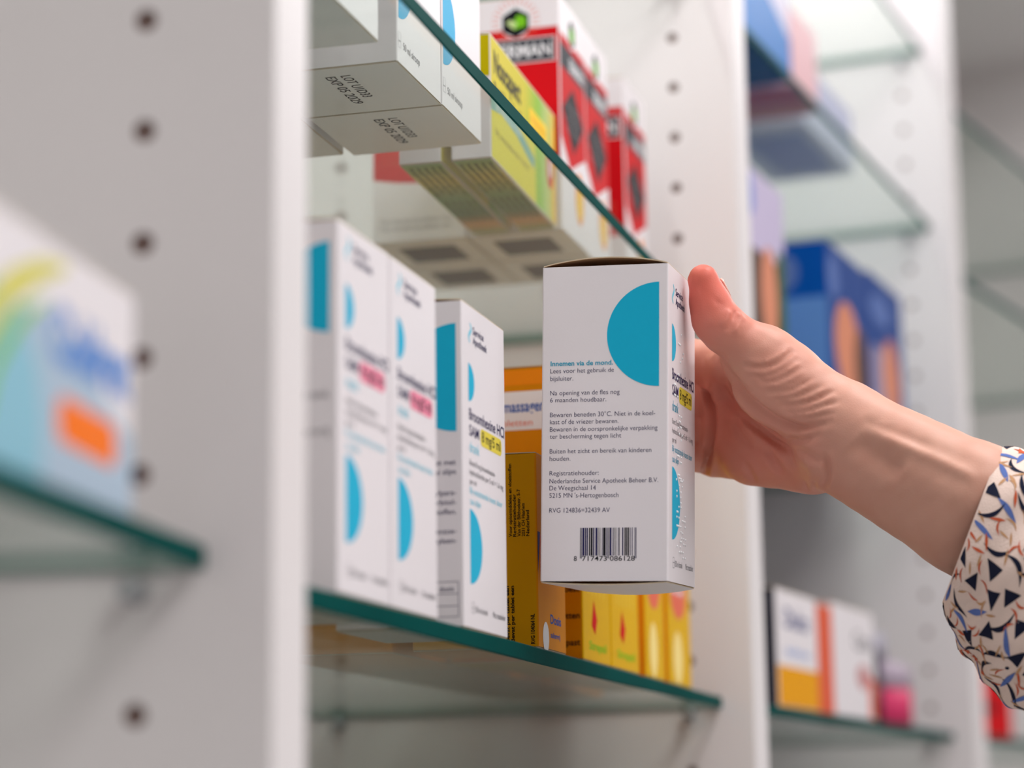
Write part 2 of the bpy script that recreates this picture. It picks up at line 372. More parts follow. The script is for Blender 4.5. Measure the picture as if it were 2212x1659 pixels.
def service_front(mb, fr, strength, m_pill, small=1.0, braille=False):
    k = small
    s_logo(mb, fr, .0105 * k, .1092, .0076, M_CYAN)
    text(mb, fr, 'Service', .0148, .1132, .0042, M_NAVY, .0150, .012); text(mb, fr, 'Apotheek', .0148, .1094, .0042, M_NAVY, .0195, .012)
    disc(mb, fr, .0080 * k, .0935, .0080, .0074, M_TEAL, -90, 90)
    text(mb, fr, 'Broomhexine HCl', .0085 * k, .0792, .0062, M_NAVY, .0478 * k, .014)
    text(mb, fr, 'SAM', .0085 * k, .0730, .0060, M_NAVY, .0128 * k, .012)
    pill(mb, fr, .0232 * k, .0712, .0525 * k, .0780, m_pill)
    text(mb, fr, strength, .0252 * k, .0730, .0058, M_BLACK, .0255 * k, .014)
    text(mb, fr, 'drank', .0085 * k, .0667, .0060, M_CYAN if braille is False else M_TEALTX, .0130 * k, 0)
    for i, l in enumerate(('Bevat 8 mg broomhexine-', 'hydrochloride per 5 ml = 1,6 mg', 'per ml')):
        text(mb, fr, l, .0085 * k, .0616 - .0036 * i, .0032, M_GREY, (.0345, .0455, .0085)[i] * k, 0)
    text(mb, fr, 'Bij vastzittende hoest door', .0085 * k, .0508, .0036, M_TEALTX if braille else M_CYAN, .0440 * k, 0)
    text(mb, fr, 'taai slijm', .0085 * k, .0467, .0036, M_TEALTX if braille else M_CYAN, .0140 * k, 0)
    disc(mb, fr, .0083 * k, .0306, .0163, .0142, M_TEAL, -90, 90)
    r0 = .0098 * k
    stroke(mb, fr, [(r0, .0056), (r0 + .003, .0056), (r0 + .003, .0096), (r0, .0096), (r0, .0056)], .00022, M_GREY)
    stroke(mb, fr, [(r0, .0076), (r0 + .003, .0076)], .0002, M_GREY)
    text(mb, fr, '150 ml drank', .0140 * k, .0062, .0034, M_GREY, .0165 * k, 0); text(mb, fr, 'Met maatbeker', .0375 * k, .0062, .0034, M_GREY, .0175 * k, 0)
def ean(mb, fr, u0, u1, v0, v1, code):
    Lc = ['0001101', '0011001', '0010011', '0111101', '0100011', '0110001', '0101111', '0111011', '0110111', '0001011']
    Rc = [''.join('1' if c == '0' else '0' for c in s) for s in Lc]; Gc = [s[::-1] for s in Rc]
    par = ['LLLLLL', 'LLGLGG', 'LLGGLG', 'LLGGGL', 'LGLLGG', 'LGGLLG', 'LGGGLL', 'LGLGLG', 'LGLGGL', 'LGGLGL'][int(code[0])]
    bits = '101' + ''.join((Lc if par[i] == 'L' else Gc)[int(code[i + 1])] for i in range(6)) + '01010' + ''.join(Rc[int(c)] for c in code[7:]) + '101'
    mod = (u1 - u0) / 95; i = 0
    while i < 95:
        if bits[i] == '1':
            j = i
            while j < 95 and bits[j] == '1': j += 1
            g = i < 3 or i >= 92 or 45 <= i < 50
            rect(mb, fr, u0 + i * mod, v0 - (.0011 if g else 0), u0 + j * mod, v1, M_NAVY if (i * 7) % 3 else M_BLACK); i = j
        else: i += 1
def held_art(mb, F, w, d, h):
    t = F['side']
    disc(mb, t, .0469, .0958, .0207, .0205, M_TEAL, 90, 270, 64)
    text(mb, t, 'Innemen via de mond.', .0036, .0842, .00262, M_TEALTX, .0250, .020)
    rows = [('Lees voor het gebruik de', .0813, .0255), ('bijsluiter.', .0783, .0092), ('Na opening van de fles nog', .0726, .0278), ('6 maanden houdbaar.', .0698, .0225),
            ('Bewaren beneden 30\u00b0C. Niet in de koel-', .0640, .0419), ('kast of de vriezer bewaren.', .0612, .0274), ('Bewaren in de oorspronkelijke verpakking', .0583, .0428),
            ('ter bescherming tegen licht', .0555, .0285), ('Buiten het zicht en bereik van kinderen', .0497, .0404), ('houden.', .0468, .0083),
            ('Registratiehouder:', .0411, .0196), ('Nederlandse Service Apotheek Beheer B.V.', .0380, .0431), ('De Weegschaal 14', .0353, .0185),
            ("5215 MN 's-Hertogenbosch", .0324, .0275), ('RVG 124836=32439 AV', .0266, .0241)]
    for s, v, wd in rows: text(mb, t, s, .0035, v, .00262, M_NAVY, wd, -0.008)
    ean(mb, t, .0159, .0381, .0098, .0206, '8717473086128')
    text(mb, t, '8', .0134, .0078, .0027, M_BLACK, None, .004); text(mb, t, '717473', .0167, .0078, .0027, M_BLACK, .0098, .004); text(mb, t, '086128', .0277, .0078, .0027, M_BLACK, .0098, .004)
    f = F['front']; service_front(mb, f, '8 mg/5 ml', M_YEL, 0.95, True)
    # embossed braille
    r = random.Random(3); dots = []
    for u0, v0, nn in ((.018, .099, 6), (.0225, .092, 3), (.012, .0845, 3), (.012, .0775, 5), (.018, .066, 6), (.020, .061, 6), (.018, .052, 7), (.022, .0455, 6),
                       (.016, .0425, 4), (.022, .0405, 4), (.017, .036, 8), (.017, .030, 6), (.026, .027, 6), (.017, .0245, 7), (.027, .020, 6), (.018, .0165, 8), (.026, .0125, 6)):
        for q in range(nn):
            dots.append((u0 + (r.randint(0, 4)) * .0021, v0 - r.randint(0, 2) * .0021))
    for u, v in set(dots):
        vs = [f.p(u + .0006 * math.cos(k * math.pi / 3), v + .0006 * math.sin(k * math.pi / 3), 0.0001) for k in range(6)]
        vs += [f.p(u + .00035 * math.cos(k * math.pi / 3), v + .00035 * math.sin(k * math.pi / 3), 0.00038) for k in range(6)] + [f.p(u, v, .00045)]
        mb.add(vs, [(k, (k + 1) % 6, 6 + (k + 1) % 6, 6 + k) for k in range(6)] + [(6 + k, 6 + (k + 1) % 6, 12) for k in range(6)], M_WHITE)
HW, HD, HH = .057, .0505, .1235
held = carton('medicine_carton', 'white medicine carton with blue half circle and barcode, held up in the hand', 'medicine carton', HW, HD, HH, art=held_art, top_arch=.0030, bot_arch=.0009, bot_far=2.6)
a_, b_, c_ = -0.258105, -0.048725, 0.037127
_R = (Matrix.Rotation(a_, 3, 'Z') @ Matrix.Rotation(b_, 3, 'Y') @ Matrix.Rotation(c_, 3, 'X'))
HP = Vector((0.888369, -0.058641, 0.091164 + CZ))
KS = 1.04                # carton and hand: a little larger and farther than first measured
held.rotation_euler = _R.to_euler(); held.location = Vector((0, 0, CZ)) + (HP - Vector((0, 0, CZ))) * KS; held.scale = (KS, KS, KS)
HM = np.array(_R); HPn = np.array(HP)
def hl(x, y, z): return HPn + HM @ np.array([x, y, z])

def b3_art(mb, F, w, d, h):
    service_front(mb, F['front'], '8 mg/5 ml', M_YEL, 1.03)
    t = F['side']; disc(mb, t, d - .0024, .0940, .0207, .0208, M_TEAL, 90, 270, 64)
    for i, s in enumerate(('bij hoest met', 'taai slijm')): text(mb, t, s, d - .0028, .0605 - .0036 * i, .0030, M_NAVY, right=True)
    for i, s in enumerate(('Bevat methylpara-', 'benzoaat, sorbitol-', 'stoffen.')): text(mb, t, s, d - .0028, .0490 - .0036 * i, .0030, M_NAVY, right=True)
    for i, s in enumerate(('natriumbenzoe-', 'ethyleen-')): text(mb, t, s, d - .0028, .0345 - .0036 * i, .0030, M_NAVY, right=True)
    for v in (.0165, .0120, .0075, .0035): stroke(mb, t, [(.004, v), (d - .0022, v)], .0002, M_NAVY)
    stroke(mb, t, [(d - .0022, .0035), (d - .0022, .0165)], .0002, M_NAVY); text(mb, t, 'per dosis', d - .004, .0130, .0028, M_NAVY, right=True)
def b12_art(mb, F, w, d, h):
    service_front(mb, F['front'], '4 mg/5 ml', M_PINK, w / .058)
    t = F['side']; disc(mb, t, d - .0030, .0985, .0150, .0150, M_TEAL, 90, 270, 48)
    text(mb, t, 'hoestdrank', d - .003, .062, .0042, M_GREY, right=True); text(mb, t, 'suikervrij', d - .003, .050, .0042, M_GREY, right=True)
GL = ZL + GT + .0007; GU = ZU + GT + .0007
place(carton('medicine_carton', 'white carton with a yellow dose label standing right of the pink-labelled cartons', 'medicine carton', .060, .0505, .1235, art=b3_art, top_arch=.0012, bot_arch=0), 2, .2175, .0185, GL)
place(carton('medicine_carton', 'white carton with pink dose label next to the yellow-labelled carton', 'medicine carton', .0525, .052, .1205, art=b12_art, bot_arch=0, top_arch=.0008, group='pink-labelled cough syrup cartons'), 2, .1325, .0187, GL)
place(carton('medicine_carton', 'white carton with pink dose label nearest the white upright panel edge', 'medicine carton', .052, .052, .1205, art=b12_art, bot_arch=0, top_arch=.0008, group='pink-labelled cough syrup cartons'), 2, .0790, .0187, GL)

# upper shelf, white cartons seen from below
def a_art(mb, F, w, d, h):
    f = F['front']; disc(mb, f, .0016, .0370, .0180, .0185, mat('ink_bright_cyan', srgb(0, 170, 220), .4), -90, 90, 48)
    stroke(mb, f, [(.0015, .0062), (.0045, .0062), (.0045, .0125), (.0015, .0125), (.0015, .0062)], .0002, M_GREY); stroke(mb, f, [(.0015, .009), (.0045, .009)], .0002, M_GREY)
    text(mb, f, '50 ml siroop', .0075, .0068, .0045, M_GREY, .022, 0)
def lot(s1, s2):
    def g(mb, F, w, d, h):
        f = F['bottom']; text(mb, f, s1, .0100, -.0275, .0062, M_BLACK, .0290, .004, e=.00075); text(mb, f, s2, .0100, -.0340, .0062, M_BLACK, .0365, .004, e=.00075)
    return g
G_A = 'white syrup cartons on the upper glass shelf'
place(carton('medicine_carton', 'white carton stamped LOT U1D33 on its underside, on the upper glass shelf', 'medicine carton', .0590, .0600, .115, art=a_art, botart=lot('LOT U1D33', 'EXP 05 2029'), group=G_A), 2, .2878, .0468, GU)
place(carton('medicine_carton', 'white carton with stamped underside directly left of the LOT U1D33 carton', 'medicine carton', .0590, .0600, .115, art=a_art, botart=lot('LOT U1D33', 'EXP 05 2029'), group=G_A), 2, .2278, .0470, GU)
def am_art(mb, F, w, d, h):
    f = F['front']; text(mb, f, 'RVG 10 ml', .004, .006, .005, M_GREY, .028); f = F['right']
def am_bot(mb, F, w, d, h):
    f = F['bottom']; 
    for i in range(3): rect(mb, f, .016 + .006 * i, -.040 + .004 * i, .040 + .006 * i, -.0375 + .004 * i, mat('leaf_green_bar', srgb(190, 200, 120), .5), e=.00075)  # three pale green bars stepped across the underside
place(carton('medicine_carton', 'white carton with pale green bars underneath, beside the upright panel on the upper shelf', 'medicine carton', .060, .060, .115, art=a_art, botart=am_bot, group=G_A), 2, .1440, .0468, GU)
place(carton('medicine_carton', 'plain white carton standing behind the LOT U1D33 carton', 'medicine carton', .0590, .060, .115, group=G_A), 2, .2850, .1105, GU)
place(carton('medicine_carton', 'plain white carton deep on the upper shelf, left of the carton behind LOT U1D33', 'medicine carton', .0590, .060, .115, group=G_A), 2, .2250, .1105, GU)

# yellow tablet cartons
M_LIME = mat('carton_lemon', srgb(206, 190, 0), 0.45)
M_OLIVE = mat('carton_green_base', srgb(140, 168, 96), 0.4, noise=.15, bscale=20)
def grad_mat(name, cols, axis, lo, hi):
    m = bpy.data.materials.new(name); m.use_nodes = True; nt = m.node_tree; b = nt.nodes['Principled BSDF']; b.inputs['Roughness'].default_value = .5; b.inputs['Specular IOR Level'].default_value = .25
    tc = nt.nodes.new('ShaderNodeTexCoord'); sp = nt.nodes.new('ShaderNodeSeparateXYZ'); mr = nt.nodes.new('ShaderNodeMapRange'); cr = nt.nodes.new('ShaderNodeValToRGB')
    nt.links.new(tc.outputs['Object'], sp.inputs[0]); nt.links.new(sp.outputs[axis], mr.inputs[0]); mr.inputs[1].default_value = lo; mr.inputs[2].default_value = hi
    nt.links.new(mr.outputs[0], cr.inputs[0]); nt.links.new(cr.outputs[0], b.inputs['Base Color'])
    el = cr.color_ramp.elements; el[0].position = cols[0][0]; el[0].color = (*cols[0][1], 1); el[1].position = cols[-1][0]; el[1].color = (*cols[-1][1], 1)
    for p, c in cols[1:-1]: e = el.new(p); e.color = (*c, 1)
    return m
M_NFRONT = grad_mat('printed_yellow_green', [(0, srgb(214, 196, 0)), (.5, srgb(206, 192, 4)), (.72, srgb(130, 184, 10)), (.84, srgb(176, 196, 110)), (1, srgb(226, 192, 50))], 0, 0, .132)
M_NBOT = grad_mat('printed_green_amber', [(0, srgb(120, 162, 66)), (.22, srgb(220, 200, 0)), (.45, srgb(110, 146, 30)), (.7, srgb(106, 142, 60)), (.85, srgb(214, 150, 0)), (1, srgb(132, 160, 36))], 0, 0, .132)
def n_art(mb, F, w, d, h):
    f = F['front']; rect(mb, f, .0005, .0005, w - .0005, h - .0005, M_NFRONT, e=.00004)
    rect(mb, f, .0005, .0005, w * .66, .0300, mat('printed_pale_yellow', srgb(218, 206, 50), .45), e=.00005)
    text(mb, f, 'Noscapect', .0060, .0420, .0155, M_BLACK, .052, .03); text(mb, f, 'Bestrijder tablet 15 mg', .0060, .0325, .0075, M_BLACK, .062, .03)
    pts = [(0.0, .0255), (.02, .0285), (.05, .0270), (.085, .0200)]; stroke(mb, f, pts, .0060, mat('ink_sea_teal', srgb(104, 166, 158), .4)); text(mb, f, 'BIJ PRIKKELHOEST', .010, .0255, .0042, M_WHITE, .050)
    text(mb, f, 'bij vastzittende hoest', .008, .0130, .0050, mat('ink_olive', srgb(120, 110, 30), .5), .065)
    pill(mb, f, .0760, .0330, .1130, .0470, mat('ink_sun_yellow', srgb(250, 206, 0), .4), e=.0001, r=.002)
    for i in range(2): text(mb, f, 'werkzaam bij hoest', .080, .0410 - .005 * i, .0042, M_ORANGE, .030, e=.00014)
    disc(mb, f, .1190, .0270, .0075, .0105, M_RED, e=.0001); disc(mb, f, .1190, .0270, .0030, .0050, M_WHITE, e=.00013)
    rect(mb, f, w - .0080, .001, w - .0005, .050, mat('ink_gold', srgb(240, 190, 50), .4), e=.0001)
    s = F['side']; rect(mb, s, .0005, .0385, d - .0005, h - .0003, M_LIME, e=.00004)
def n_bot(mb, F, w, d, h):
    f = F['bottom']; mb_ = M_NBOT
    rect(mb, f, .0006, -d + .0006, w - .0006, -.0006, mb_, e=.00066)
    for i in range(5):
        text(mb, f, 'Noscapine tabletten tegen hoest', .006, -.0035 - i * .0034, .0030, mat('ink_dark_olive', srgb(58, 58, 24), .5), .050 - .004 * (i % 2), .01, e=.0008)
        text(mb, f, 'bewaren beneden 25 graden', .066, -.0035 - i * .0034, .0030, mat('ink_dark_olive', srgb(58, 58, 24), .5), .040, .01, e=.0008)
for i, (y, dd, lb) in enumerate(((.0485, .0190, 'lemon yellow tablet carton in front on the upper glass shelf'), (.0725, .0200, 'yellow and green tablet carton standing behind the foremost lemon yellow one'))):
    place(carton('tablet_carton', lb, 'tablet carton', .132, dd, .0585, m=M_CARD, bands={'right': M_LIME, 'back': M_LIME}, art=n_art, botart=n_bot, group='yellow cough tablet cartons'), 2, .3690, y, GU, yaw=.026)

# red cartons with the green hexagon
M_HEXG = mat('ink_leaf_bright', srgb(120, 196, 30), .4)
def r_side(mb, t, d, h, big=True):
    rect(mb, t, .0006, .0900, d - .0006, .1085, M_RED, e=.00004)
    pts = [(.0006, .0340), (d * .25, .0318), (d * .5, .0308), (d * .75, .0312), (d - .0006, .0325), (d - .0006, .0905), (.0006, .0905)]
    poly(mb, t, pts, M_RED, e=.00004)
    cu = d * .54
    for k in range(28):
        a = 2 * math.pi * k / 28; stroke(mb, t, [(cu + .0075 * math.cos(a), .1130 + .0075 * math.sin(a)), (cu + .0130 * math.cos(a), .1130 + .0130 * math.sin(a))], .0004, M_SALMON, e=.00006)
    disc(mb, t, cu, .1130, .0088, .0088, M_WHITE, e=.00008); 
    poly(mb, t, [(cu + .0082 * math.cos(math.radians(90 + 60 * k)), .1120 + .0082 * math.sin(math.radians(90 + 60 * k))) for k in range(6)], M_BLACK, e=.0001)
    poly(mb, t, [(cu - .005, .1125), (cu - .001, .1085), (cu + .001, .1120), (cu - .003, .1140)], mat('ink_leaf_pale', srgb(200, 222, 150), .4), e=.00013)
    poly(mb, t, [(cu - .001, .1085), (cu + .0055, .1100), (cu + .0055, .1150), (cu + .001, .1165), (cu - .001, .1130)], M_HEXG, e=.00013)
    rect(mb, t, .0022, .0900, d - .0022, .1032, M_WHITE, e=.00008); rect(mb, t, .0028, .0906, d - .0028, .1026, mat('ink_charcoal', srgb(48, 52, 60), .5), e=.0001)
    text(mb, t, 'ERMAN', d - .0045, .0932, .0100, M_WHITE, .0270, .02, e=.00013, right=True)
    for i in range(3): text(mb, t, 'voedingssupplement met kruiden', .004, .0420 + .004 * i, .0026, M_SALMON, d - .010, e=.00008)
    for i in range(2): text(mb, t, 'Ten minste houdbaar tot', .004, .0060 + .0040 * i, .0036, M_GREY, d - .012)
def r_front(mb, f, w, h):
    rect(mb, f, .0006, .0500, w - .0006, .1060, M_RED, e=.00004)
    poly(mb, f, [(.0006, .0500), (w * .35, .0360), (w * .7, .0440), (w - .0006, .0500)], M_RED, e=.00004)
    cu = w * .5; disc(mb, f, cu, .1120, .0080, .0085, M_WHITE, e=.00008)
    poly(mb, f, [(cu + .0072 * math.cos(math.radians(90 + 60 * k)), .1120 + .0078 * math.sin(math.radians(90 + 60 * k))) for k in range(6)], M_BLACK, e=.0001)
    disc(mb, f, cu, .1115, .0045, .0042, M_HEXG, e=.00013)
    rect(mb, f, .0010, .0880, w - .0010, .1010, mat('ink_charcoal', srgb(48, 52, 60), .5), e=.0001); text(mb, f, 'ERMAN', w - .004, .0905, .0100, M_WHITE, .0290, .02, e=.00013, right=True)
    poly(mb, f, [(w * .08, .0660), (w * .5, .0820), (w * .92, .0660), (w * .5, .0460)], M_BLACK, e=.0001)
    for i in range(3): text(mb, f, 'KRUIDEN', w * .26, .0680 - .006 * i, .0055, M_GREY, w * .5, e=.00013)
    disc(mb, f, w * .7, .0250, .0090, .0140, M_ORANGE, e=.0001); disc(mb, f, w * .7, .0220, .0055, .0085, mat('ink_sun_yellow', srgb(250, 206, 0), .4), e=.00013)
def r_art(mb, F, w, d, h): r_side(mb, F['side'], d, h); r_front(mb, F['front'], w, h)
def r_bot(mb, F, w, d, h):
    rect(mb, F['bottom'], .012, -d + .010, w - .012, -.010, mat('ink_barcode_grey', srgb(120, 120, 120), .5), e=.0008)
    for k in range(9): rect(mb, F['bottom'], .013 + k * .0036, -d + .010, .0142 + k * .0036, -.010, M_BLACK, e=.0009)
for x, y, w, lb in ((.505, .0496, .054, 'red and white carton with a green hexagon emblem, nearest of the red ones'), (.5610, .0500, .054, 'red and white carton wedged between two other red ones on the upper shelf'),
                    (.6500, .0480, .055, 'red and white carton closest to the far white panel, a gap to its left'), (.5050, .1010, .054, 'red and white carton standing behind the nearest red one'),
                    (.5605, .1012, .054, 'red and white carton in the second row behind the wedged red one')):
    place(carton('supplement_carton', lb, 'supplement carton', w, .0505, .1256, art=r_art, botart=r_bot, group='red supplement cartons on the upper shelf'), 2, x, y, GU)

# yellow and amber cartons on the lower shelf
M_AMBD = mat('carton_dark_amber', srgb(216, 152, 0), 0.45, noise=.1, bscale=20)
def y1_art(mb, F, w, d, h):
    t = F['side']
    dk = mat('ink_dark_brown', srgb(54, 40, 16), .5)
    for i, tx in enumerate(('Voor oplosmiddelen en vloeistoffen', 'Registratiehouder', 'Van der Bilthoekstr. 5-7', '2031 CH Haarlem', 'Nederland')):
        text(mb, t.rot(d - (.0108, .0090, .0071, .0052, .0033)[i], .0460), tx, 0, 0, .0020, dk, (.0310, .0180, .0200, .0140, .0110)[i], .02)
    for i in range(2): text(mb, t.rot(d - .0125 + .0022 * i, .0020), 'Bevat per tablet een', 0, 0, .0022, dk, .0235, .03)
    text(mb, t.rot(d - .0016, .0010), 'RVG 104064 NL', 0, 0, .0024, dk, .0125, .03)
    f = F['front']; rect(mb, f, .004, .030, w - .001, .0470, M_SALMON, e=.0001)
    poly(mb, f, [(.0005, .0300), (.0045, .0480), (.0005, .0480)], mat('ink_deep_blue', srgb(30, 40, 130), .4), e=.00012)
    for i, s in enumerate(('bij hoest', 'snel', 'extra')): text(mb, f, s, .018, .0425 - .0055 * i, .0045, M_WHITE, .022, .02, e=.00013)
    disc(mb, f, .012, .0045, .0050, .0065, M_WHITE, e=.0001); text(mb, f, 'Dosis', .020, .0110, .0055, M_BLUE, .018, .02); text(mb, f, 'suikervrij', .020, .0050, .0035, M_BLUE, .016, .01)
def y2_art(mb, F, w, d, h):
    t = F['side']; rect(mb, t, .0005, h - .0290, d - .0005, h - .0110, M_WHITE, e=.0001); rect(mb, t, .0005, h - .008, d - .0005, h - .0010, M_ORANGE, e=.0001)
    text(mb, t, 'Bisolvon massagen', .006, h - .0205, .0075, M_BLUE, .040, .02, e=.00015); text(mb, t, 'hoesttabletten', .010, h - .0270, .0042, M_SALMON, .030, e=.00015)
    for i, s in enumerate(('Opgepast', 'tabletten', 'hoest')): text(mb, t, s, d - .0015, .0060 + .0120 * i, .0040, M_BLACK, None, .02, right=True)
    y3_art(mb, F, w, d, h)
def y3_art(mb, F, w, d, h):
    f = F['front']
    poly(mb, f, [(w * .30, .0160), (w * .42, .0120), (w * .5, .0190), (w * .38, .0280)], M_RED, e=.0001); text(mb, f, 'Strepsil', w * .2, .0050, .0055, M_GREEN, w * .62, .02)
    for k in range(5): stroke(mb, f, [(w * (.2 + .14 * k), .030), (w * (.3 + .12 * k), h - .012)], .0012, mat('ink_pale_gold', srgb(240, 214, 90), .4), e=.00006)
def y4_art(mb, F, w, d, h):
    f = F['front']; disc(mb, f, w * .45, .0500, w * .36, .0150, M_SALMON, e=.0001); text(mb, f, 'extra sterk', w * .16, .0480, .0060, M_WHITE, w * .55, .02, e=.00013)
    disc(mb, f, w * .4, .0140, w * .20, .0140, mat('ink_cream', srgb(246, 220, 140), .4), e=.0001)
G_Y = 'yellow throat tablet cartons on the lower shelf'
def ycart(x, w, d, h, m, side, art, lb, y=.0187): place(carton('throat_tablet_carton', lb, 'tablet carton', w, d, h, m=m, bands={'side': side}, art=art, group=G_Y, bot_arch=0), 2, x, y, GL)
ycart(.3260, .047, .055, .0810, M_AMBER, M_AMBD, y1_art, 'short amber carton with vertical black writing, right of the white cartons')
ycart(.4050, .054, .062, .1340, M_YELLOW, M_AMBER, y2_art, 'tall yellow carton with a white name band, partly behind the held carton')
ycart(.4610, .0600, .050, .0800, M_YELLOW, M_YELLOW, y3_art, 'yellow carton with a small red flame below the held carton')
ycart(.5380, .0460, .050, .0800, M_YELLOW, M_ORANGE, y4_art, 'yellow carton with a salmon oval, second from the far panel')
ycart(.5950, .0600, .050, .0800, M_YELLOW, M_ORANGE, y4_art, 'yellow carton with a salmon oval, closest to the far white panel')

for x, w, lb in ((.330, .120, 'wide amber carton in the rear row of the lower shelf, behind the short amber one'), (.455, .130, 'wide amber carton in the rear row of the lower shelf, behind the flame ones'),
                 (.590, .130, 'wide amber carton in the rear row of the lower shelf, against the far panel')):
    place(carton('stock_carton', lb, 'carton', w, .058, .0780, m=M_AMBER, group='amber stock cartons in the rear row'), 2, x, .084, GL)
M_SHADE_CARTON = mat('carton_brown_kraft', (0.17, 0.13, 0.095), 0.8, noise=.2, bscale=40)
for u, x, y, hh in ((2, .40, .022, .235), (2, .57, .022, .235), (2, .40, .150, .240), (2, .57, .150, .240), (3, .02, .022, .235), (3, .22, .022, .235), (3, .42, .022, .235)):  # added out of view to shade the space under the lower shelves
    place(carton('shade_carton', 'tall brown carton added out of view on a low glass shelf for its shade', 'carton', .165, .12, hh, m=M_SHADE_CARTON, group='brown cartons added for shade on the low shelves'), u, x, y, ZL - .288 + GT + .0007)
# carton in the nearest unit
def p1_art(mb, F, w, d, h):
    f = F['front']; poly(mb, f, [(.0005, .0005), (w - .062, .0005), (w - .062, .014), (w - .066, .026), (w - .080, .038), (.0005, .042)], mat('ink_sky', srgb(140, 190, 208), .4), e=.00005)
    poly(mb, f, [(w - .090, .0005), (w - .0005, .0005), (w - .0005, .020), (w - .030, .030), (w - .060, .040), (w - .090, .036)], mat('ink_ice', srgb(172, 190, 208), .4), e=.00004)
    pts = [(w - .115, .010), (w - .100, .028), (w - .084, .040), (w - .066, .048), (w - .050, .052)]; stroke(mb, f, pts, [.010, .0085, .007, .005, .002], mat('ink_lime_arc', srgb(214, 206, 90), .4), e=.0001)
    pts = [(w - .100, .006), (w - .092, .022), (w - .078, .034), (w - .062, .042)]; stroke(mb, f, pts, [.004, .004, .003, .001], M_GREEN, e=.00012)
    text(mb, f, 'Coldrex', w - .058, .0300, .0175, mat('ink_cornflower', srgb(96, 140, 206), .4), .055, .06, e=.00013)
    pill(mb, f, w - .053, .0120, w - .013, .0225, mat('ink_hot_orange', srgb(250, 120, 30), .4), e=.00013, sh=-.03)
place(carton('lozenge_carton', 'white and light blue carton with an orange oval and yellow arc, left edge', 'tablet carton', .140, .045, .0560, art=p1_art, bot_arch=0), 1, -.1880, .0230, ZL + .002 + GT + .0007)

# unit behind the arm, lower shelf
GL3 = ZL + GT + .0007
def z1_art(mb, F, w, d, h):
    f = F['front']; rect(mb, f, .0005, .0005, w - .0005, .0265, mat('ink_honey', srgb(232, 158, 10), .4), e=.00005)
    text(mb, f, 'Dulco', .020, .052, .018, mat('ink_slate', srgb(96, 100, 140), .4), .060, .03); text(mb, f, 'tabletten', .020, .034, .008, mat('ink_periwinkle', srgb(150, 170, 214), .4), .060, .02)
def z3_art(mb, F, w, d, h):
    f = F['front']; text(mb, f, 'Care', .060, .050, .018, M_GREY, .050, .02); disc(mb, f, .085, .030, .018, .009, mat('ink_rose', srgb(196, 132, 132), .4)); rect(mb, f, w - .020, .001, w - .001, .030, M_SALMON)
M_DK = mat('carton_midnight', srgb(28, 28, 44), .4)
place(carton('remedy_carton', 'white and honey yellow carton with a midnight blue end, below the arm', 'carton', .101, .040, .0755, bands={'side': M_DK}, art=z1_art, bot_arch=0), 3, .0980, .020, GL3)
place(carton('remedy_carton', 'narrow orange red carton between the honey yellow carton and a white one', 'carton', .0400, .045, .0735, m=mat('carton_vermilion', srgb(222, 96, 66), .4), bot_arch=0), 3, .2010, .020, GL3)
place(carton('remedy_carton', 'wide white carton with grey lettering on the shelf below the arm', 'carton', .1220, .045, .0780, art=z3_art, bot_arch=0), 3, .2425, .020, GL3)
def bottle(name, label, r, h, m_body, m_low, m_cap, capf, low):
    e = empty(name, label, 'bottle'); b = MB(); hb = h * capf
    b.lathe([(r * .92, 0), (r, .002), (r, h * low)], m_low); b.lathe([(r, h * low), (r, hb - .008), (r * .8, hb - .003), (r * .45, hb)], m_body); b.build('bottle_body', e, True)
    b = MB(); b.lathe([(r * .5, hb), (r * .5, h - .002), (r * .45, h)], m_cap); b.build('cap', e, True); return e
place(bottle('black_bottle', 'slim black bottle next to the pink bottle on the shelf below the arm', .0200, .068, M_DK, mat('bottle_black', srgb(14, 12, 16), .3), mat('bottle_black', srgb(14, 12, 16), .3), .9, .4), 3, .4080, .046, GL3)
place(bottle('pink_bottle', 'lilac bottle with a strong pink lower half on the shelf below the arm', .0380, .074, mat('bottle_lilac', srgb(176, 160, 176), .35), mat('bottle_pink', srgb(206, 60, 104), .35), mat('bottle_cap_grey', srgb(176, 172, 186), .4), .72, .40), 3, .4900, .060, GL3)
# middle shelf, blue cartons
G3 = .2894 + GT + .0007
M_ROYAL = mat('carton_royal_blue', srgb(0, 78, 166), .4); M_NVB = mat('carton_navy_blue', srgb(44, 74, 140), .4)
def m1_art(mb, F, w, d, h):
    t = F['side']; rect(mb, t, .001, .006, d - .001, h * .66, mat('ink_cornflower', srgb(110, 146, 212), .4)); disc(mb, t, d * .42, h * .82, .012, .014, mat('ink_haze_blue', srgb(92, 116, 176), .4))
    disc(mb, t, d * .3, .008, .020, .014, M_ROYAL, e=.0001)
    f = F['front']; disc(mb, f, w * .12, h * .80, w * .13, .016, mat('ink_haze_blue', srgb(92, 116, 176), .4)); disc(mb, f, w * .42, h * .42, w * .30, h * .28, mat('ink_skin_tone', srgb(214, 138, 108), .5)); disc(mb, f, w * .74, h * .34, w * .16, h * .26, mat('ink_umber', srgb(98, 72, 62), .5), e=.0001)
def m2_art(mb, F, w, d, h):
    f = F['front']; rect(mb, f, .001, .001, w * .55, h * .55, mat('ink_mauve', srgb(158, 144, 168), .5)); disc(mb, f, w * .58, h * .40, w * .26, h * .26, mat('ink_skin_tone', srgb(214, 138, 108), .5), e=.0001)
    disc(mb, f, w * .3, h * .80, w * .3, .012, mat('ink_haze_blue', srgb(92, 116, 176), .4))
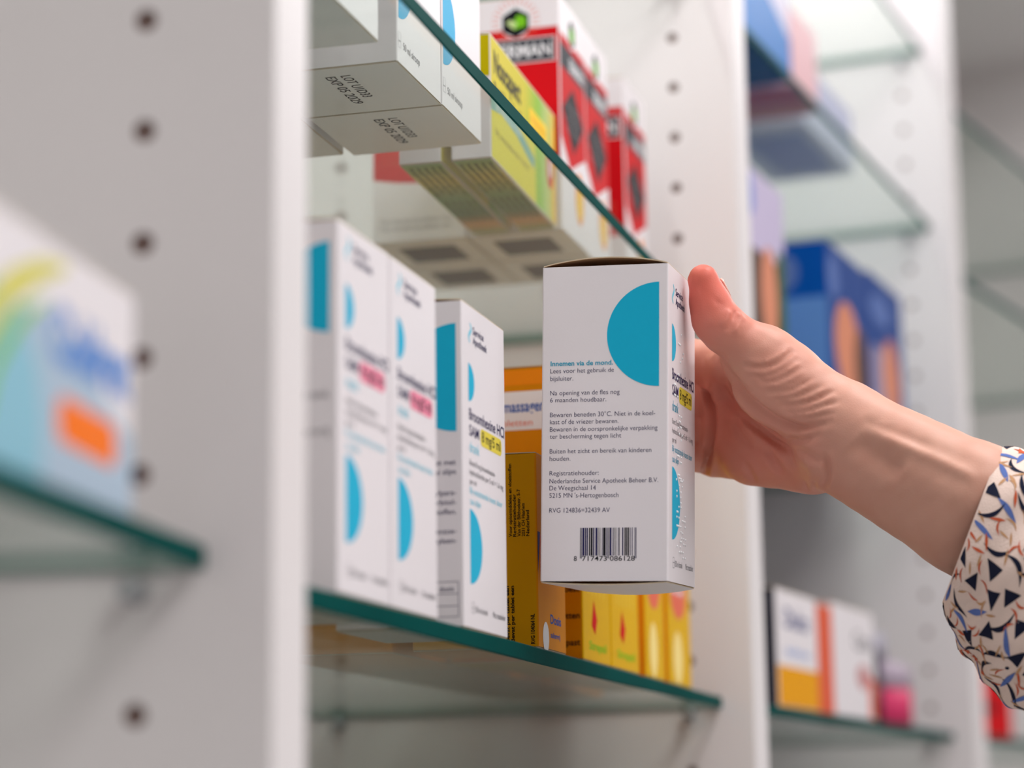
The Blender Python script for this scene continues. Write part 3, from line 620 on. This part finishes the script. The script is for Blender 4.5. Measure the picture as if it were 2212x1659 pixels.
def m0_art(mb, F, w, d, h):
    f = F['front']; rect(mb, f, .001, .001, w - .001, h * .58, mat('ink_umber', srgb(98, 72, 62), .5)); disc(mb, f, w * .58, h * .38, w * .20, h * .26, mat('ink_skin_tone', srgb(214, 138, 108), .5), e=.0001)
    disc(mb, f, w * .14, h * .86, w * .14, .016, mat('ink_violet_blue', srgb(124, 140, 206), .4), e=.0001); rect(mb, f, w * .80, .001, w - .001, h * .66, mat('ink_forest', srgb(62, 92, 58), .5), e=.00012)
G_M = 'photo-printed cartons on the shelf behind the hand'
place(carton('bandage_carton', 'lavender carton with a brown picture, partly hidden by the thumb and the white panel', 'carton', .098, .040, .128, m=mat('carton_lavender', srgb(196, 184, 212), .4), bands={'right': M_GREEN}, art=m0_art, group=G_M, bot_arch=0), 3, .060, .022, G3)
place(carton('bandage_carton', 'royal blue carton with a light blue end panel above the wrist', 'carton', .128, .058, .1245, m=M_NVB, bands={'side': M_ROYAL}, art=m1_art, group=G_M, bot_arch=0, m_bot=M_ROYAL), 3, .2760, .022, G3)
place(carton('bandage_carton', 'dark blue carton farthest from the hand on the same shelf', 'carton', .112, .055, .1290, m=M_NVB, art=m2_art, group=G_M, bot_arch=0), 3, .4070, .022, G3)
for x, w, lb in ((.060, .180, 'large navy carton in the rear row, behind the lavender one'), (.245, .180, 'large navy carton in the rear row, behind the royal blue one'), (.430, .180, 'large navy carton in the rear row, nearest the far panel')):
    place(carton('stock_carton', lb, 'carton', w, .150, .1000, m=M_NVB, group='navy stock cartons in the rear row'), 3, x, .100, G3)
# top shelf of that unit
G3T = ZT + GT + .0007
def u1_art(mb, F, w, d, h):
    f = F['front']; poly(mb, f, [(.001, .001), (w - .001, .001), (w - .001, .030), (w * .5, .050), (.001, .060)], mat('ink_azure', srgb(0, 112, 190), .4)); disc(mb, f, w * .7, .090, .020, .016, M_HEXG)
M_TD = mat('carton_deep_teal', srgb(32, 78, 100), .4)
place(carton('gel_carton', 'carton with azure front and deep teal base, high up right of the far white panel', 'carton', .130, .080, .120, m=mat('carton_pale_lilac', srgb(206, 200, 220), .4), m_bot=M_TD, art=u1_art), 3, .0650, .022, G3T)
place(carton('gel_carton', 'flat carton with a salmon underside on the high shelf', 'carton', .070, .080, .060, m=mat('carton_rose', srgb(226, 180, 186), .4), m_bot=M_SALMON), 3, .2060, .024, G3T)
def u3_bot(mb, F, w, d, h): rect(mb, F['bottom'], .020, -d + .015, w - .015, -.010, mat('ink_steel', srgb(126, 146, 186), .5), e=.0008)
place(carton('gel_carton', 'carton with a grey blue underside on the high glass shelf', 'carton', .150, .070, .050, m=mat('carton_haze', srgb(184, 188, 212), .4), m_bot=mat('carton_haze', srgb(184, 188, 212), .4), botart=u3_bot), 3, .2980, .040, G3T)
# farthest unit
def f1_art(mb, F, w, d, h):
    for f in (F['front'], F['side']): rect(mb, f, .002, h * .62, (w if f is F['front'] else d) * .6, h * .78, M_ORANGE); rect(mb, f, .004, h * .25, (w if f is F['front'] else d) * .5, h * .34, M_BLACK)
place(carton('red_carton', 'red carton at the bottom right edge, in the farthest unit', 'carton', .090, .070, .0840, m=M_RED, art=f1_art, bot_arch=0), 4, .060, .022, GL3)
place(carton('brown_carton', 'small brown and orange carton at the top right edge, in the farthest unit', 'carton', .070, .070, .050, m=mat('carton_cocoa', srgb(128, 110, 110), .5), m_bot=M_ORANGE, bot_arch=0), 4, .006, .022, .6414 + GT + .0007)

# ------------------------------------------------------------------ ceiling lamps
M_EMIT = bpy.data.materials.new('lamp_diffuser'); M_EMIT.use_nodes = True
_b = M_EMIT.node_tree.nodes['Principled BSDF']; _b.inputs['Emission Color'].default_value = (1, .98, .96, 1); _b.inputs['Emission Strength'].default_value = 3.0; _b.inputs['Base Color'].default_value = (.8, .8, .8, 1)
for x, y, _w in LAMPS:
    e = empty('ceiling_lamp', 'flat rectangular ceiling lamp over the pharmacy aisle', 'ceiling lamp', 'ceiling lamps over the aisle'); e.location = (x, y, 2.8)
    b = MB(); q = .14 if y > -.7 else .30; p = q - .015
    for a in ((-.6, -q, .6, -p), (-.6, p, .6, q), (-.6, -p, -.585, p), (.585, -p, .6, p)): b.box(a[0], a[1], -.05, a[2], a[3], -.001, M_LAM)
    b.build('frame', e); b = MB(); b.box(-.585, -p, -.045, .585, p, -.04, M_EMIT); b.build('diffuser', e)

# ------------------------------------------------------------------ the reaching hand
def proj(P):
    P = np.atleast_2d(P) - np.array([0, 0, CZ]); c, s = math.cos(TH), math.sin(TH)
    dep = P[:, 0] * c + P[:, 2] * s; u = -P[:, 0] * s + P[:, 2] * c; r = -P[:, 1]
    return np.c_[1106 + FPX * (r * math.cos(RO) - u * math.sin(RO)) / dep, 829.5 - FPX * (u * math.cos(RO) + r * math.sin(RO)) / dep, dep]
mm = 0.001
def A(x, y, dp): return at(x, y, dp)
CAPS = []      # (a, b, radius a, radius b, blend)
def cap(a, b, ra, rb, k=4.0): CAPS.append((np.array(a), np.array(b), ra * mm, rb * mm, k * mm))
# forearm and wrist: two bones side by side
for s, ra, rw in ((1, 20, 16.5), (-1, 20, 16.5)):
    q = -.0028 * s       # the forearm is turned a little: its lower bone lies farther away
    e = A(2400 + 20 * s, 1272 - 33 * s, .895 + q); c = A(2098 + 15 * s, 1099 - 24 * s, .905 + q); w = A(1822 + 13 * s, 948 - 27 * s, .928 + q)
    cap(A(2860 + 20 * s, 1538 - 33 * s, .881 + q), e, 30, 24, 5); cap(e, c, 24, 20.5, 5); cap(c, w, 20.5, rw, 5)
w1, w2 = A(1838, 920, .928), A(1806, 975, .936)
cap(w1, A(1770, 890, .938), 15.5, 14, 5); cap(w2, A(1760, 985, .948), 15, 14, 5)
# palm: four metacarpals
for (x0, y0, d0), (x1, y1, d1), r0, r1 in (((1775, 890, .945), (1556, 792, .982), 14, 11.2), ((1775, 925, .950), (1546, 862, .988), 14, 11.0),
                                           ((1765, 960, .952), (1540, 922, .990), 14, 11.0), ((1755, 995, .954), (1545, 978, .992), 12.5, 10.4)):
    cap(A(x0, y0, d0), A(x1, y1, d1), r0, r1, 6)
# little-finger side of the palm
cap(A(1765, 1000, .944), A(1620, 985, .968), 10.7, 11.8, 6)
cap(A(1660, 940, .965), A(1570, 945, .988), 12, 11, 8)
# ball of the thumb and thumb
cap(A(1812, 888, .927), A(1660, 776, .936), 12.3, 12.0, 5)
cap(A(1770, 900, .932), A(1665, 830, .940), 13.5, 15.5, 6)
cap(A(1690, 812, .936), A(1650, 775, .936), 14.0, 12.0, 5)
cap(A(1655, 776, .936), A(1572, 716, .934), 11.8, 9.3, 4)
cap(A(1566, 712, .934), A(1546, 690, .934), 9.6, 9.2, 3)
cap(A(1546, 690, .934), A(1534, 655, .934), 9.2, 8.2, 3)
cap(A(1534, 655, .934), A(1519, 604, .933), 7.6, 6.3, 3)
cap(A(1600, 775, .945), A(1568, 800, .975), 8.5, 9, 6)       # web
# fingers, wrapped behind the carton
fz = (.0975, .0780, .0650, .0560); fr = (8.2, 8.6, 8.2, 7.2); ln = (1.0, 1.08, 1.02, .84)
mc = ((1556, 790, .982), (1546, 862, .988), (1540, 922, .990), (1545, 978, .992))
FING = []
for i in range(4):
    r = fr[i]; m0 = A(*mc[i]); q = ln[i]
    pip = hl(HW + .0300, .0130 * q, fz[i] + .002); dip = hl(HW + .0170 + .001 * i, .0330 * q, fz[i] + .001); tip = hl(HW + r * mm * .92 + .0006, .0470 * q, fz[i])
    cap(m0, pip, r + 1.3, r + .5, 3); cap(pip, dip, r + .4, r - .4, 2.5); cap(dip, tip, r - .4, r - 1.4, 2.5); FING.append((pip, dip, tip, r))
cA = np.array([c[0] for c in CAPS]); cB = np.array([c[1] for c in CAPS]); cRa = np.array([c[2] for c in CAPS]); cRb = np.array([c[3] for c in CAPS]); cK = np.array([c[4] for c in CAPS])
NF = 12        # the last NF capsules are finger bones: each finger blends only with itself and the palm
grp = [-1] * (len(CAPS) - NF) + [0, 0, 0, 1, 1, 1, 2, 2, 2, 3, 3, 3]; grp = np.array(grp)
def sdf_caps(P):
    out = np.empty((len(P), len(CAPS)))
    for i in range(len(CAPS)):
        ab = cB[i] - cA[i]; t = np.clip((P - cA[i]) @ ab / (ab @ ab), 0, 1); t = t * t * (3 - 2 * t) * .35 + t * .65
        out[:, i] = np.linalg.norm(P - (cA[i] + t[:, None] * ab), axis=1) - (cRa[i] + (cRb[i] - cRa[i]) * t)
    return out
def smin(a, b, k):
    h = np.clip(.5 + .5 * (b - a) / k, 0, 1); return b + (a - b) * h - k * h * (1 - h)
def sdf(P):
    D = sdf_caps(P); body = None
    for i in np.where(grp == -1)[0]: body = D[:, i] if body is None else smin(body, D[:, i], cK[i])
    fin = []
    for g in range(4):
        ids = np.where(grp == g)[0]; f = D[:, ids[0]]
        for i in ids[1:]: f = smin(f, D[:, i], cK[i])
        fin.append(f)
    F_ = np.minimum.reduce(fin)
    return smin(body, F_, 3.0 * mm)
def grad(P, e=2e-4):
    g = np.empty_like(P)
    for k in range(3):
        d = np.zeros(3); d[k] = e; g[:, k] = (sdf(P + d) - sdf(P - d)) / (2 * e)
    return g
# topology from a voxel union of the bones, then pulled onto the smooth surface
bm = bmesh.new()
for a, b, ra, rb, k in CAPS:
    n = max(2, int(np.linalg.norm(b - a) / .006))
    for j in range(n + 1):
        p = a + (b - a) * j / n
        bmesh.ops.create_icosphere(bm, subdivisions=2, radius=float(ra + (rb - ra) * j / n) * 1.02, matrix=Matrix.Translation(Vector(p)))
me = bpy.data.meshes.new('hand_base'); bm.to_mesh(me); bm.free()
ho = bpy.data.objects.new('hand_base', me); COL.objects.link(ho)
md = ho.modifiers.new('r', 'REMESH'); md.mode = 'VOXEL'; md.voxel_size = 0.00125
bpy.context.view_layer.update()
me2 = bpy.data.meshes.new_from_object(ho.evaluated_get(bpy.context.evaluated_depsgraph_get()))
bpy.data.objects.remove(ho)
P = np.empty(len(me2.vertices) * 3); me2.vertices.foreach_get('co', P); P = P.reshape(-1, 3)
for it in range(6):
    g = grad(P); d = sdf(P); P -= (d / np.maximum((g * g).sum(1), .2))[:, None] * g * .8
g = grad(P); N = g / np.linalg.norm(g, axis=1)[:, None]
# neighbours for a light smoothing
E_ = np.empty(len(me2.edges) * 2, int); me2.edges.foreach_get('vertices', E_); E_ = E_.reshape(-1, 2)
deg = np.bincount(E_.ravel(), minlength=len(P)).astype(float)
def lap(V):
    s = np.zeros_like(V); np.add.at(s, E_[:, 0], V[E_[:, 1]]); np.add.at(s, E_[:, 1], V[E_[:, 0]]); return s / deg[:, None]
for it in range(3): P = P * .5 + lap(P) * .5
# the carton presses the skin flat: nothing sinks into it
Q = (P - HPn) @ HM; eps = .0004
ins = (Q[:, 0] > -.002) & (Q[:, 0] < HW + eps) & (Q[:, 1] > -eps) & (Q[:, 1] < HD) & (Q[:, 2] > -.002) & (Q[:, 2] < HH + .004)
dxr = HW + eps - Q[:, 0]; dyf = Q[:, 1] + eps
mx_ = ins & (dxr < dyf); Q[mx_, 0] = HW + eps; my_ = ins & ~mx_; Q[my_, 1] = -eps
P = Q @ HM.T + HPn
# creases and folds, carved along lines on the camera-facing skin
view = P - np.array([0, 0, CZ]); view /= np.linalg.norm(view, axis=1)[:, None]
facing = np.clip(-(N * view).sum(1) * 2.5, 0, 1); pj = proj(P)
def segdist(xy, pts):
    pts = np.array(pts, float)
    # resample a smooth curve through the points
    t = np.linspace(0, len(pts) - 1, 40); i = np.clip(t.astype(int), 0, len(pts) - 2); f = t - i
    p0 = pts[np.maximum(i - 1, 0)]; p1 = pts[i]; p2 = pts[i + 1]; p3 = pts[np.minimum(i + 2, len(pts) - 1)]; f = f[:, None]
    c = .5 * (2 * p1 + (p2 - p0) * f + (2 * p0 - 5 * p1 + 4 * p2 - p3) * f ** 2 + (3 * p1 - p0 - 3 * p2 + p3) * f ** 3)
    best = np.full(len(xy), 1e9); pos = np.zeros(len(xy)); side = np.zeros(len(xy))
    for k in range(len(c) - 1):
        a, b = c[k], c[k + 1]; ab = b - a; u = np.clip(((xy - a) @ ab) / (ab @ ab + 1e-9), 0, 1); dv = xy - (a + u[:, None] * ab); dd = np.hypot(dv[:, 0], dv[:, 1])
        m = dd < best; best[m] = dd[m]; pos[m] = (k + u[m]) / (len(c) - 1); side[m] = np.sign(ab[0] * dv[m, 1] - ab[1] * dv[m, 0])
    return best, pos, side
OFF = np.zeros(len(P))
near_front = pj[:, 2] < 1.02
def crease(pts, depth, width, bulge=.35, taper=True):
    global OFF
    bb = np.array(pts); m = (pj[:, 0] > bb[:, 0].min() - 40) & (pj[:, 0] < bb[:, 0].max() + 40) & (pj[:, 1] > bb[:, 1].min() - 40) & (pj[:, 1] < bb[:, 1].max() + 40) & near_front
    if not m.any(): return
    dd, pos, sd = segdist(pj[m, :2], pts); w = width
    tp = np.clip(np.minimum(pos, 1 - pos) * 5, 0, 1) ** .7 if taper else 1
    OFF[m] += (-depth * np.exp(-(dd / w) ** 2) + depth * bulge * np.exp(-((dd - 2.2 * w) / (1.3 * w)) ** 2)) * mm * tp * facing[m]
crease([(1560, 778), (1582, 815), (1612, 855), (1644, 884), (1690, 913), (1746, 922), (1800, 905)], 2.5, 8, .3)
crease([(1538, 800), (1560, 850), (1603, 900), (1644, 932), (1690, 965), (1735, 992)], 1.6, 7, .3)
crease([(1531, 850), (1538, 880), (1540, 920), (1533, 970), (1521, 1022)], 3.2, 6.5, .35, False)
crease([(1520, 835), (1527, 852), (1533, 872)], 1.4, 5)
crease([(1553, 762), (1557, 800), (1566, 840), (1582, 880)], 1.8, 8)
crease([(1585, 900), (1600, 935), (1625, 965)], 1.1, 8)
crease([(1570, 830), (1592, 870), (1630, 915), (1668, 948), (1712, 970)], 1.0, 6, .3)
crease([(1656, 968), (1670, 994), (1692, 1020)], 1.3, 7)
crease([(1608, 1000), (1620, 1022), (1632, 1042)], .9, 6)
crease([(1780, 978), (1786, 1005), (1788, 1030), (1778, 1052)], 1.6, 6)
crease([(1740, 1040), (1744, 1062)], .8, 4); crease([(1758, 1040), (1764, 1064)], .8, 4)
crease([(1700, 945), (1735, 950), (1775, 935)], 1.2, 7)
crease([(1715, 962), (1750, 985), (1780, 1000)], 1.0, 7)
crease([(1700, 985), (1730, 1012), (1745, 1035)], .8, 7)
WR = [[(1606, 789), (1644, 794), (1683, 783), (1714, 755)], [(1622, 808), (1650, 812), (1690, 800), (1722, 775)], [(1635, 822), (1664, 824), (1697, 814), (1731, 792)], [(1645, 836), (1680, 838), (1715, 826), (1745, 806)],
      [(1654, 847), (1690, 847), (1725, 835), (1752, 815)], [(1668, 860), (1705, 860), (1745, 848), (1776, 832)], [(1683, 873), (1720, 874), (1765, 862), (1800, 843)], [(1695, 888), (1735, 888), (1780, 878), (1812, 866)],
      [(1710, 902), (1755, 902), (1800, 890)]]
for k, w_ in enumerate(WR): crease(w_, .8 if k % 2 else 1.15, 4.8, .6)
crease([(1588, 672), (1582, 692), (1570, 714)], 1.9, 5, .6); crease([(1597, 682), (1590, 700), (1578, 720)], 1.5, 4.5, .6); crease([(1606, 690), (1600, 706), (1592, 722)], .9, 4, .4)
crease([(1540, 640), (1548, 652), (1556, 660)], .5, 4, .3)
# tendon and hollow of the wrist
crease([(1880, 932), (1960, 965), (2040, 1000), (2110, 1035)], -1.1, 12, .25)
crease([(1850, 950), (1890, 985), (1950, 1020)], 2.4, 24, .1)
crease([(1860, 905), (1930, 935), (2020, 970)], .6, 12, .1)
# slow unevenness of the flesh
fl = (np.sin(P[:, 0] * 410 + P[:, 2] * 230) * np.sin(P[:, 1] * 370 - P[:, 2] * 290) + .5 * np.sin(P[:, 2] * 830 + P[:, 1] * 510)) * .00010
P = P + N * (OFF + fl)[:, None]
P = P * .7 + lap(P) * .3
Q = (P - HPn) @ HM
ins = (Q[:, 0] > -.002) & (Q[:, 0] < HW + eps) & (Q[:, 1] > -eps) & (Q[:, 1] < HD) & (Q[:, 2] > -.002) & (Q[:, 2] < HH + .004)
mx_ = ins & ((HW + eps - Q[:, 0]) < (Q[:, 1] + eps)); Q[mx_, 0] = HW + eps; my_ = ins & ~mx_; Q[my_, 1] = -eps
P = Q @ HM.T + HPn
me2.vertices.foreach_set('co', P.ravel()); me2.polygons.foreach_set('use_smooth', [True] * len(me2.polygons)); me2.update()
# redness of fingertips and palm; on the palm it also stands in for shade
att = me2.color_attributes.new('redness', 'FLOAT_COLOR', 'POINT'); red = np.zeros(len(P))
for c, r_, a_r in [(A(1520, 620, .933), 26, .9), (A(1575, 712, .93), 14, .35), (A(1690, 800, .925), 26, .22), (A(1640, 990, .95), 42, .42), (A(1575, 880, .97), 36, .50)] + [(f[2], 16, .8) for f in FING]:
    red = np.maximum(red, a_r * np.exp(-(np.linalg.norm(P - c, axis=1) / (r_ * mm)) ** 2))
colr = np.ones((len(P), 4)); colr[:, 0] = colr[:, 1] = colr[:, 2] = red; att.data.foreach_set('color', colr.ravel())
M_SKIN = bpy.data.materials.new('skin'); M_SKIN.use_nodes = True; nt = M_SKIN.node_tree; b = nt.nodes['Principled BSDF']
b.inputs['Roughness'].default_value = .48; b.inputs['Specular IOR Level'].default_value = .3
b.inputs['Subsurface Weight'].default_value = .15; b.inputs['Subsurface Radius'].default_value = (1.0, .35, .2); b.inputs['Subsurface Scale'].default_value = .0035
vc = nt.nodes.new('ShaderNodeVertexColor'); vc.layer_name = 'redness'; tc = nt.nodes.new('ShaderNodeTexCoord')
nz = nt.nodes.new('ShaderNodeTexNoise'); nz.inputs['Scale'].default_value = 45; nz.inputs['Detail'].default_value = 3; nt.links.new(tc.outputs['Object'], nz.inputs['Vector'])
m1 = nt.nodes.new('ShaderNodeMix'); m1.data_type = 'RGBA'; m1.inputs[6].default_value = (*srgb(218, 172, 152), 1); m1.inputs[7].default_value = (*srgb(198, 142, 122), 1); nt.links.new(nz.outputs[0], m1.inputs[0])
m2 = nt.nodes.new('ShaderNodeMix'); m2.data_type = 'RGBA'; m2.inputs[7].default_value = (*srgb(222, 98, 82), 1); nt.links.new(vc.outputs[0], m2.inputs[0]); nt.links.new(m1.outputs[2], m2.inputs[6]); nt.links.new(m2.outputs[2], b.inputs['Base Color'])
vz = nt.nodes.new('ShaderNodeTexVoronoi'); vz.inputs['Scale'].default_value = 1500; nt.links.new(tc.outputs['Object'], vz.inputs['Vector'])
bp = nt.nodes.new('ShaderNodeBump'); bp.inputs['Strength'].default_value = .10; bp.inputs['Distance'].default_value = .0003; nt.links.new(vz.outputs[0], bp.inputs['Height']); nt.links.new(bp.outputs[0], b.inputs['Normal'])
me2.materials.clear(); me2.materials.append(M_SKIN); me2.name = 'person'
person = empty('person', 'hand of a person in a printed blouse, thumb and fingers gripping the raised carton', 'person')
person.location = Vector(A(1850, 960, .93))
body = bpy.data.objects.new('arm', me2); COL.objects.link(body); body.parent = person; body.matrix_parent_inverse = Matrix.Translation(-person.location)
sd = body.modifiers.new('s', 'SUBSURF'); sd.levels = 1; sd.render_levels = 1
# thumbnail on the far side of the thumb, fingernails on the hidden fingers
M_NAIL = mat('nail', srgb(238, 190, 176), .25, .5, coat=.4)
def nail(center_a, center_b, r, out, name):
    """curved plate lying on a finger bone from a to b, facing 'out'"""
    ax = center_b - center_a; L = np.linalg.norm(ax); ax = ax / L; out = out - ax * (out @ ax); out /= np.linalg.norm(out); sd_ = np.cross(ax, out)
    vs = []; nu, nv = 8, 8
    for lay in (0, 1):
        for i in range(nu + 1):
            for j in range(nv + 1):
                u = i / nu; v = (j / nv - .5) * 2; th = v * 1.0 * (1 - .25 * (2 * u - 1) ** 4)
                rr = r * (1 - .12 * u) + (.0003 if lay else -.0006)
                vs.append(center_a + ax * (L * u) + (out * math.cos(th) + sd_ * math.sin(th)) * rr)
    K = (nu + 1) * (nv + 1); I = lambda l, i, j: l * K + i * (nv + 1) + j; fs = []
    for i in range(nu):
        for j in range(nv): fs += [(I(1, i, j), I(1, i + 1, j), I(1, i + 1, j + 1), I(1, i, j + 1)), (I(0, i, j), I(0, i, j + 1), I(0, i + 1, j + 1), I(0, i + 1, j))]
    for i in range(nu): fs += [(I(0, i, 0), I(0, i + 1, 0), I(1, i + 1, 0), I(1, i, 0)), (I(0, i, nv), I(1, i, nv), I(1, i + 1, nv), I(0, i + 1, nv))]
    for j in range(nv): fs += [(I(0, 0, j), I(1, 0, j), I(1, 0, j + 1), I(0, 0, j + 1)), (I(0, nu, j), I(0, nu, j + 1), I(1, nu, j + 1), I(1, nu, j))]
    q = MB(); q.add([p - np.array(person.location) for p in vs], fs, M_NAIL); return q.build(name, person, True)
nail(A(1540, 655, .9345), A(1525, 612, .9345), .0077, A(1600, 640, .952) - A(1540, 640, .934), 'thumbnail')
for pip, dip, tip, r in FING:
    ax = tip - dip; nail(dip + ax * .45, tip + ax * .12, (r - 1.05) * mm, HM @ np.array([1.0, .1, 0]), 'fingernail')

# ------------------------------------------------------------------ printed sleeve
C0 = A(2101, 1130, .904); ax = A(2400, 1302, .893) - A(2101, 1122, .905); LS = float(np.linalg.norm(ax)) * 1.15; ax /= np.linalg.norm(ax); SX = 3.2      # sleeve runs on to the elbow
vw = rayv(2101, 1130); vw /= np.linalg.norm(vw); sx_ = vw - ax * (vw @ ax); sx_ /= np.linalg.norm(sx_)      # away from the lens
sy_ = np.cross(sx_, ax); sy_ = sy_ if sy_[2] > 0 else -sy_                                                # upwards across the arm
NU, NV = 120, 190
def sleeve_pt(u, v, off=0.0):
    """u in 0..1 round the arm (0 = top, .25 = lens side ...), v in 0..1 from cuff to elbow"""
    t = 2 * math.pi * u; c, s = math.cos(t), math.sin(t); v = v * SX; g = min(v, 1.6)
    gather = math.exp(-(v / .10) ** 2)
    ry = .0315 + .0085 * min(v * 3, 1) ** .8 + .012 * g; rx = .0280 + .0060 * min(v * 3, 1) ** .8 + .010 * g
    cy = -.0010 - .0025 * min(v * 2, 1)
    rip = (.0007 * math.sin(7 * t + 9 * v) + .0011 * math.sin(3 * t - 14 * v + 1.0) + .0009 * math.sin(2 * t + 30 * v + 2 * math.sin(t))) * min(1, .25 + v * 5)
    fold = .0022 * math.exp(-((c + .62 - .25 * g) / .10) ** 2) * (s < .3) * min(1, v * 8)
    r = 1 + 0 * gather
    skew = -.0060 * c * (1 - min(v * 2, 1)) - .0045 * (1 - c) * 0
    p = C0 + ax * (LS * v + skew + .0025 * max(0, -math.sin(t)) * (1 - min(v * 3, 1)))
    nrm = sy_ * c / ry * .03 + sx_ * (-s) / rx * .03; nl = np.linalg.norm(nrm)
    return p + sy_ * (ry * c * r + cy) + sx_ * (-rx * s * r) + nrm / nl * (rip - fold + off)
M_CLOTH = mat('printed_cream_cloth', srgb(232, 208, 196), .85, .2, bump=.25, bscale=1400)
b = MB(); vs = [sleeve_pt(i / NU, j / NV) for j in range(NV + 1) for i in range(NU)] + [sleeve_pt(i / NU, j / NV, -.0006) for j in range(NV + 1) for i in range(NU)]
K = (NV + 1) * NU; fs = []
for j in range(NV):
    for i in range(NU):
        i2 = (i + 1) % NU; fs.append((j * NU + i, j * NU + i2, (j + 1) * NU + i2, (j + 1) * NU + i)); fs.append((K + j * NU + i, K + (j + 1) * NU + i, K + (j + 1) * NU + i2, K + j * NU + i2))
for i in range(NU):
    i2 = (i + 1) % NU; fs.append((i, K + i, K + i2, i2)); e0 = NV * NU; fs.append((e0 + i, e0 + i2, K + e0 + i2, K + e0 + i))
fs.append(tuple(NV * NU + i for i in range(NU)))
b.add(vs, fs, M_CLOTH)
M_INK = [mat('cloth_ink_navy', srgb(26, 30, 52), .85, .15), mat('cloth_ink_blue', srgb(92, 114, 176), .85, .15), mat('cloth_ink_rust', srgb(200, 92, 58), .85, .15), mat('cloth_ink_tan', srgb(196, 150, 110), .85, .15)]
def motif(u, v, shape, ang, size, mt):
    """small shape laid onto the cloth, size in metres"""
    per = 2 * math.pi * .033
    def P_(a, c):
        x = a * math.cos(ang) - c * math.sin(ang); y = a * math.sin(ang) + c * math.cos(ang)
        return sleeve_pt(u + x / per, max(.003, min(.995, v + y / (LS * SX))), .00022)
    if shape == 'tri':
        n = 3; R_ = size * .62; k = 2; ring = []
        cr = [(R_ * math.cos(2.094 * q), R_ * math.sin(2.094 * q) * .85) for q in range(3)]
        pts = [P_(*cr[0]), P_(*[(cr[0][q] + cr[1][q]) / 2 for q in (0, 1)]), P_(*cr[1]), P_(*[(cr[1][q] + cr[2][q]) / 2 for q in (0, 1)]), P_(*cr[2]), P_(*[(cr[2][q] + cr[0][q]) / 2 for q in (0, 1)]), P_(0, 0)]
        b.add(pts, [(6, q, (q + 1) % 6) for q in range(6)], mt)
    elif shape == 'crescent':
        n = 9; a = []; c = []
        for q in range(n + 1):
            t = q / n; x = (t - .5) * size * 2; cv = size * .40 * (1 - (2 * t - 1) ** 2); a.append(P_(x, cv + size * .17 * math.sin(math.pi * t))); c.append(P_(x, cv - size * .10 * math.sin(math.pi * t)))
        b.add(a + c, [(q, q + 1, n + 2 + q, n + 1 + q) for q in range(n)], mt)
    elif shape == 'leaf':
        n = 8; a = []; c = []
        for q in range(n + 1):
            t = q / n; x = (t - .5) * size * 1.8; w = size * .16 * math.sin(math.pi * t); a.append(P_(x, w)); c.append(P_(x, -w))
        b.add(a + c, [(q, q + 1, n + 2 + q, n + 1 + q) for q in range(n)], mt)
    elif shape == 'star':
        pts = [P_(size * (.7 if q % 2 == 0 else .28) * math.cos(q * math.pi / 5), size * (.7 if q % 2 == 0 else .28) * math.sin(q * math.pi / 5)) for q in range(10)] + [P_(0, 0)]
        b.add(pts, [(10, q, (q + 1) % 10) for q in range(10)], mt)
    elif shape == 'dot':
        pts = [P_(size * .3 * math.cos(q * math.pi / 4), size * .3 * math.sin(q * math.pi / 4)) for q in range(8)] + [P_(0, 0)]
        b.add(pts, [(8, q, (q + 1) % 8) for q in range(8)], mt)
rr = random.Random(12); placed = []; per = 2 * math.pi * .033
kinds = [('tri', .0066, 0), ('crescent', .0060, 0), ('leaf', .0058, 1), ('leaf', .0034, 2), ('crescent', .0058, 1), ('tri', .0038, 2), ('star', .0042, 2), ('dot', .0026, 0), ('leaf', .0030, 3),
         ('tri', .0070, 0), ('crescent', .0064, 0), ('leaf', .0062, 1), ('leaf', .0034, 2), ('leaf', .0026, 3), ('crescent', .0030, 3), ('crescent', .0028, 2)]
for tries in range(21000):
    k = rr.choice(kinds) if tries > 2200 else rr.choice(kinds[:2] + kinds[9:12]); u = rr.random(); v = (rr.random() * .98 + .01) / SX * (1.0 if tries % 3 else SX); R_ = k[1] * {'dot': 1.0, 'leaf': .52, 'crescent': .60, 'tri': .60, 'star': .7}[k[0]]
    ok = True
    for uu, vv, r2 in placed:
        du = min(abs(u - uu), 1 - abs(u - uu)) * per; dv = (v - vv) * LS * SX
        if du * du + dv * dv < (R_ + r2) ** 2 * .66: ok = False; break
    if ok:
        placed.append((u, v, R_)); motif(u, v, k[0], rr.random() * 2 * math.pi, k[1], M_INK[k[2]])
b.v = [tuple(np.array(p) - np.array(person.location)) for p in b.v]
sl = b.build('blouse_sleeve', person); sl['label'] = 'cream sleeve printed with navy triangles, blue leaves and rust marks'
sl.data.polygons.foreach_set('use_smooth', [True] * len(sl.data.polygons))

_c = Vector((0, 0, CZ)); person.location = _c + (person.location - _c) * KS; person.scale = (KS, KS, KS)
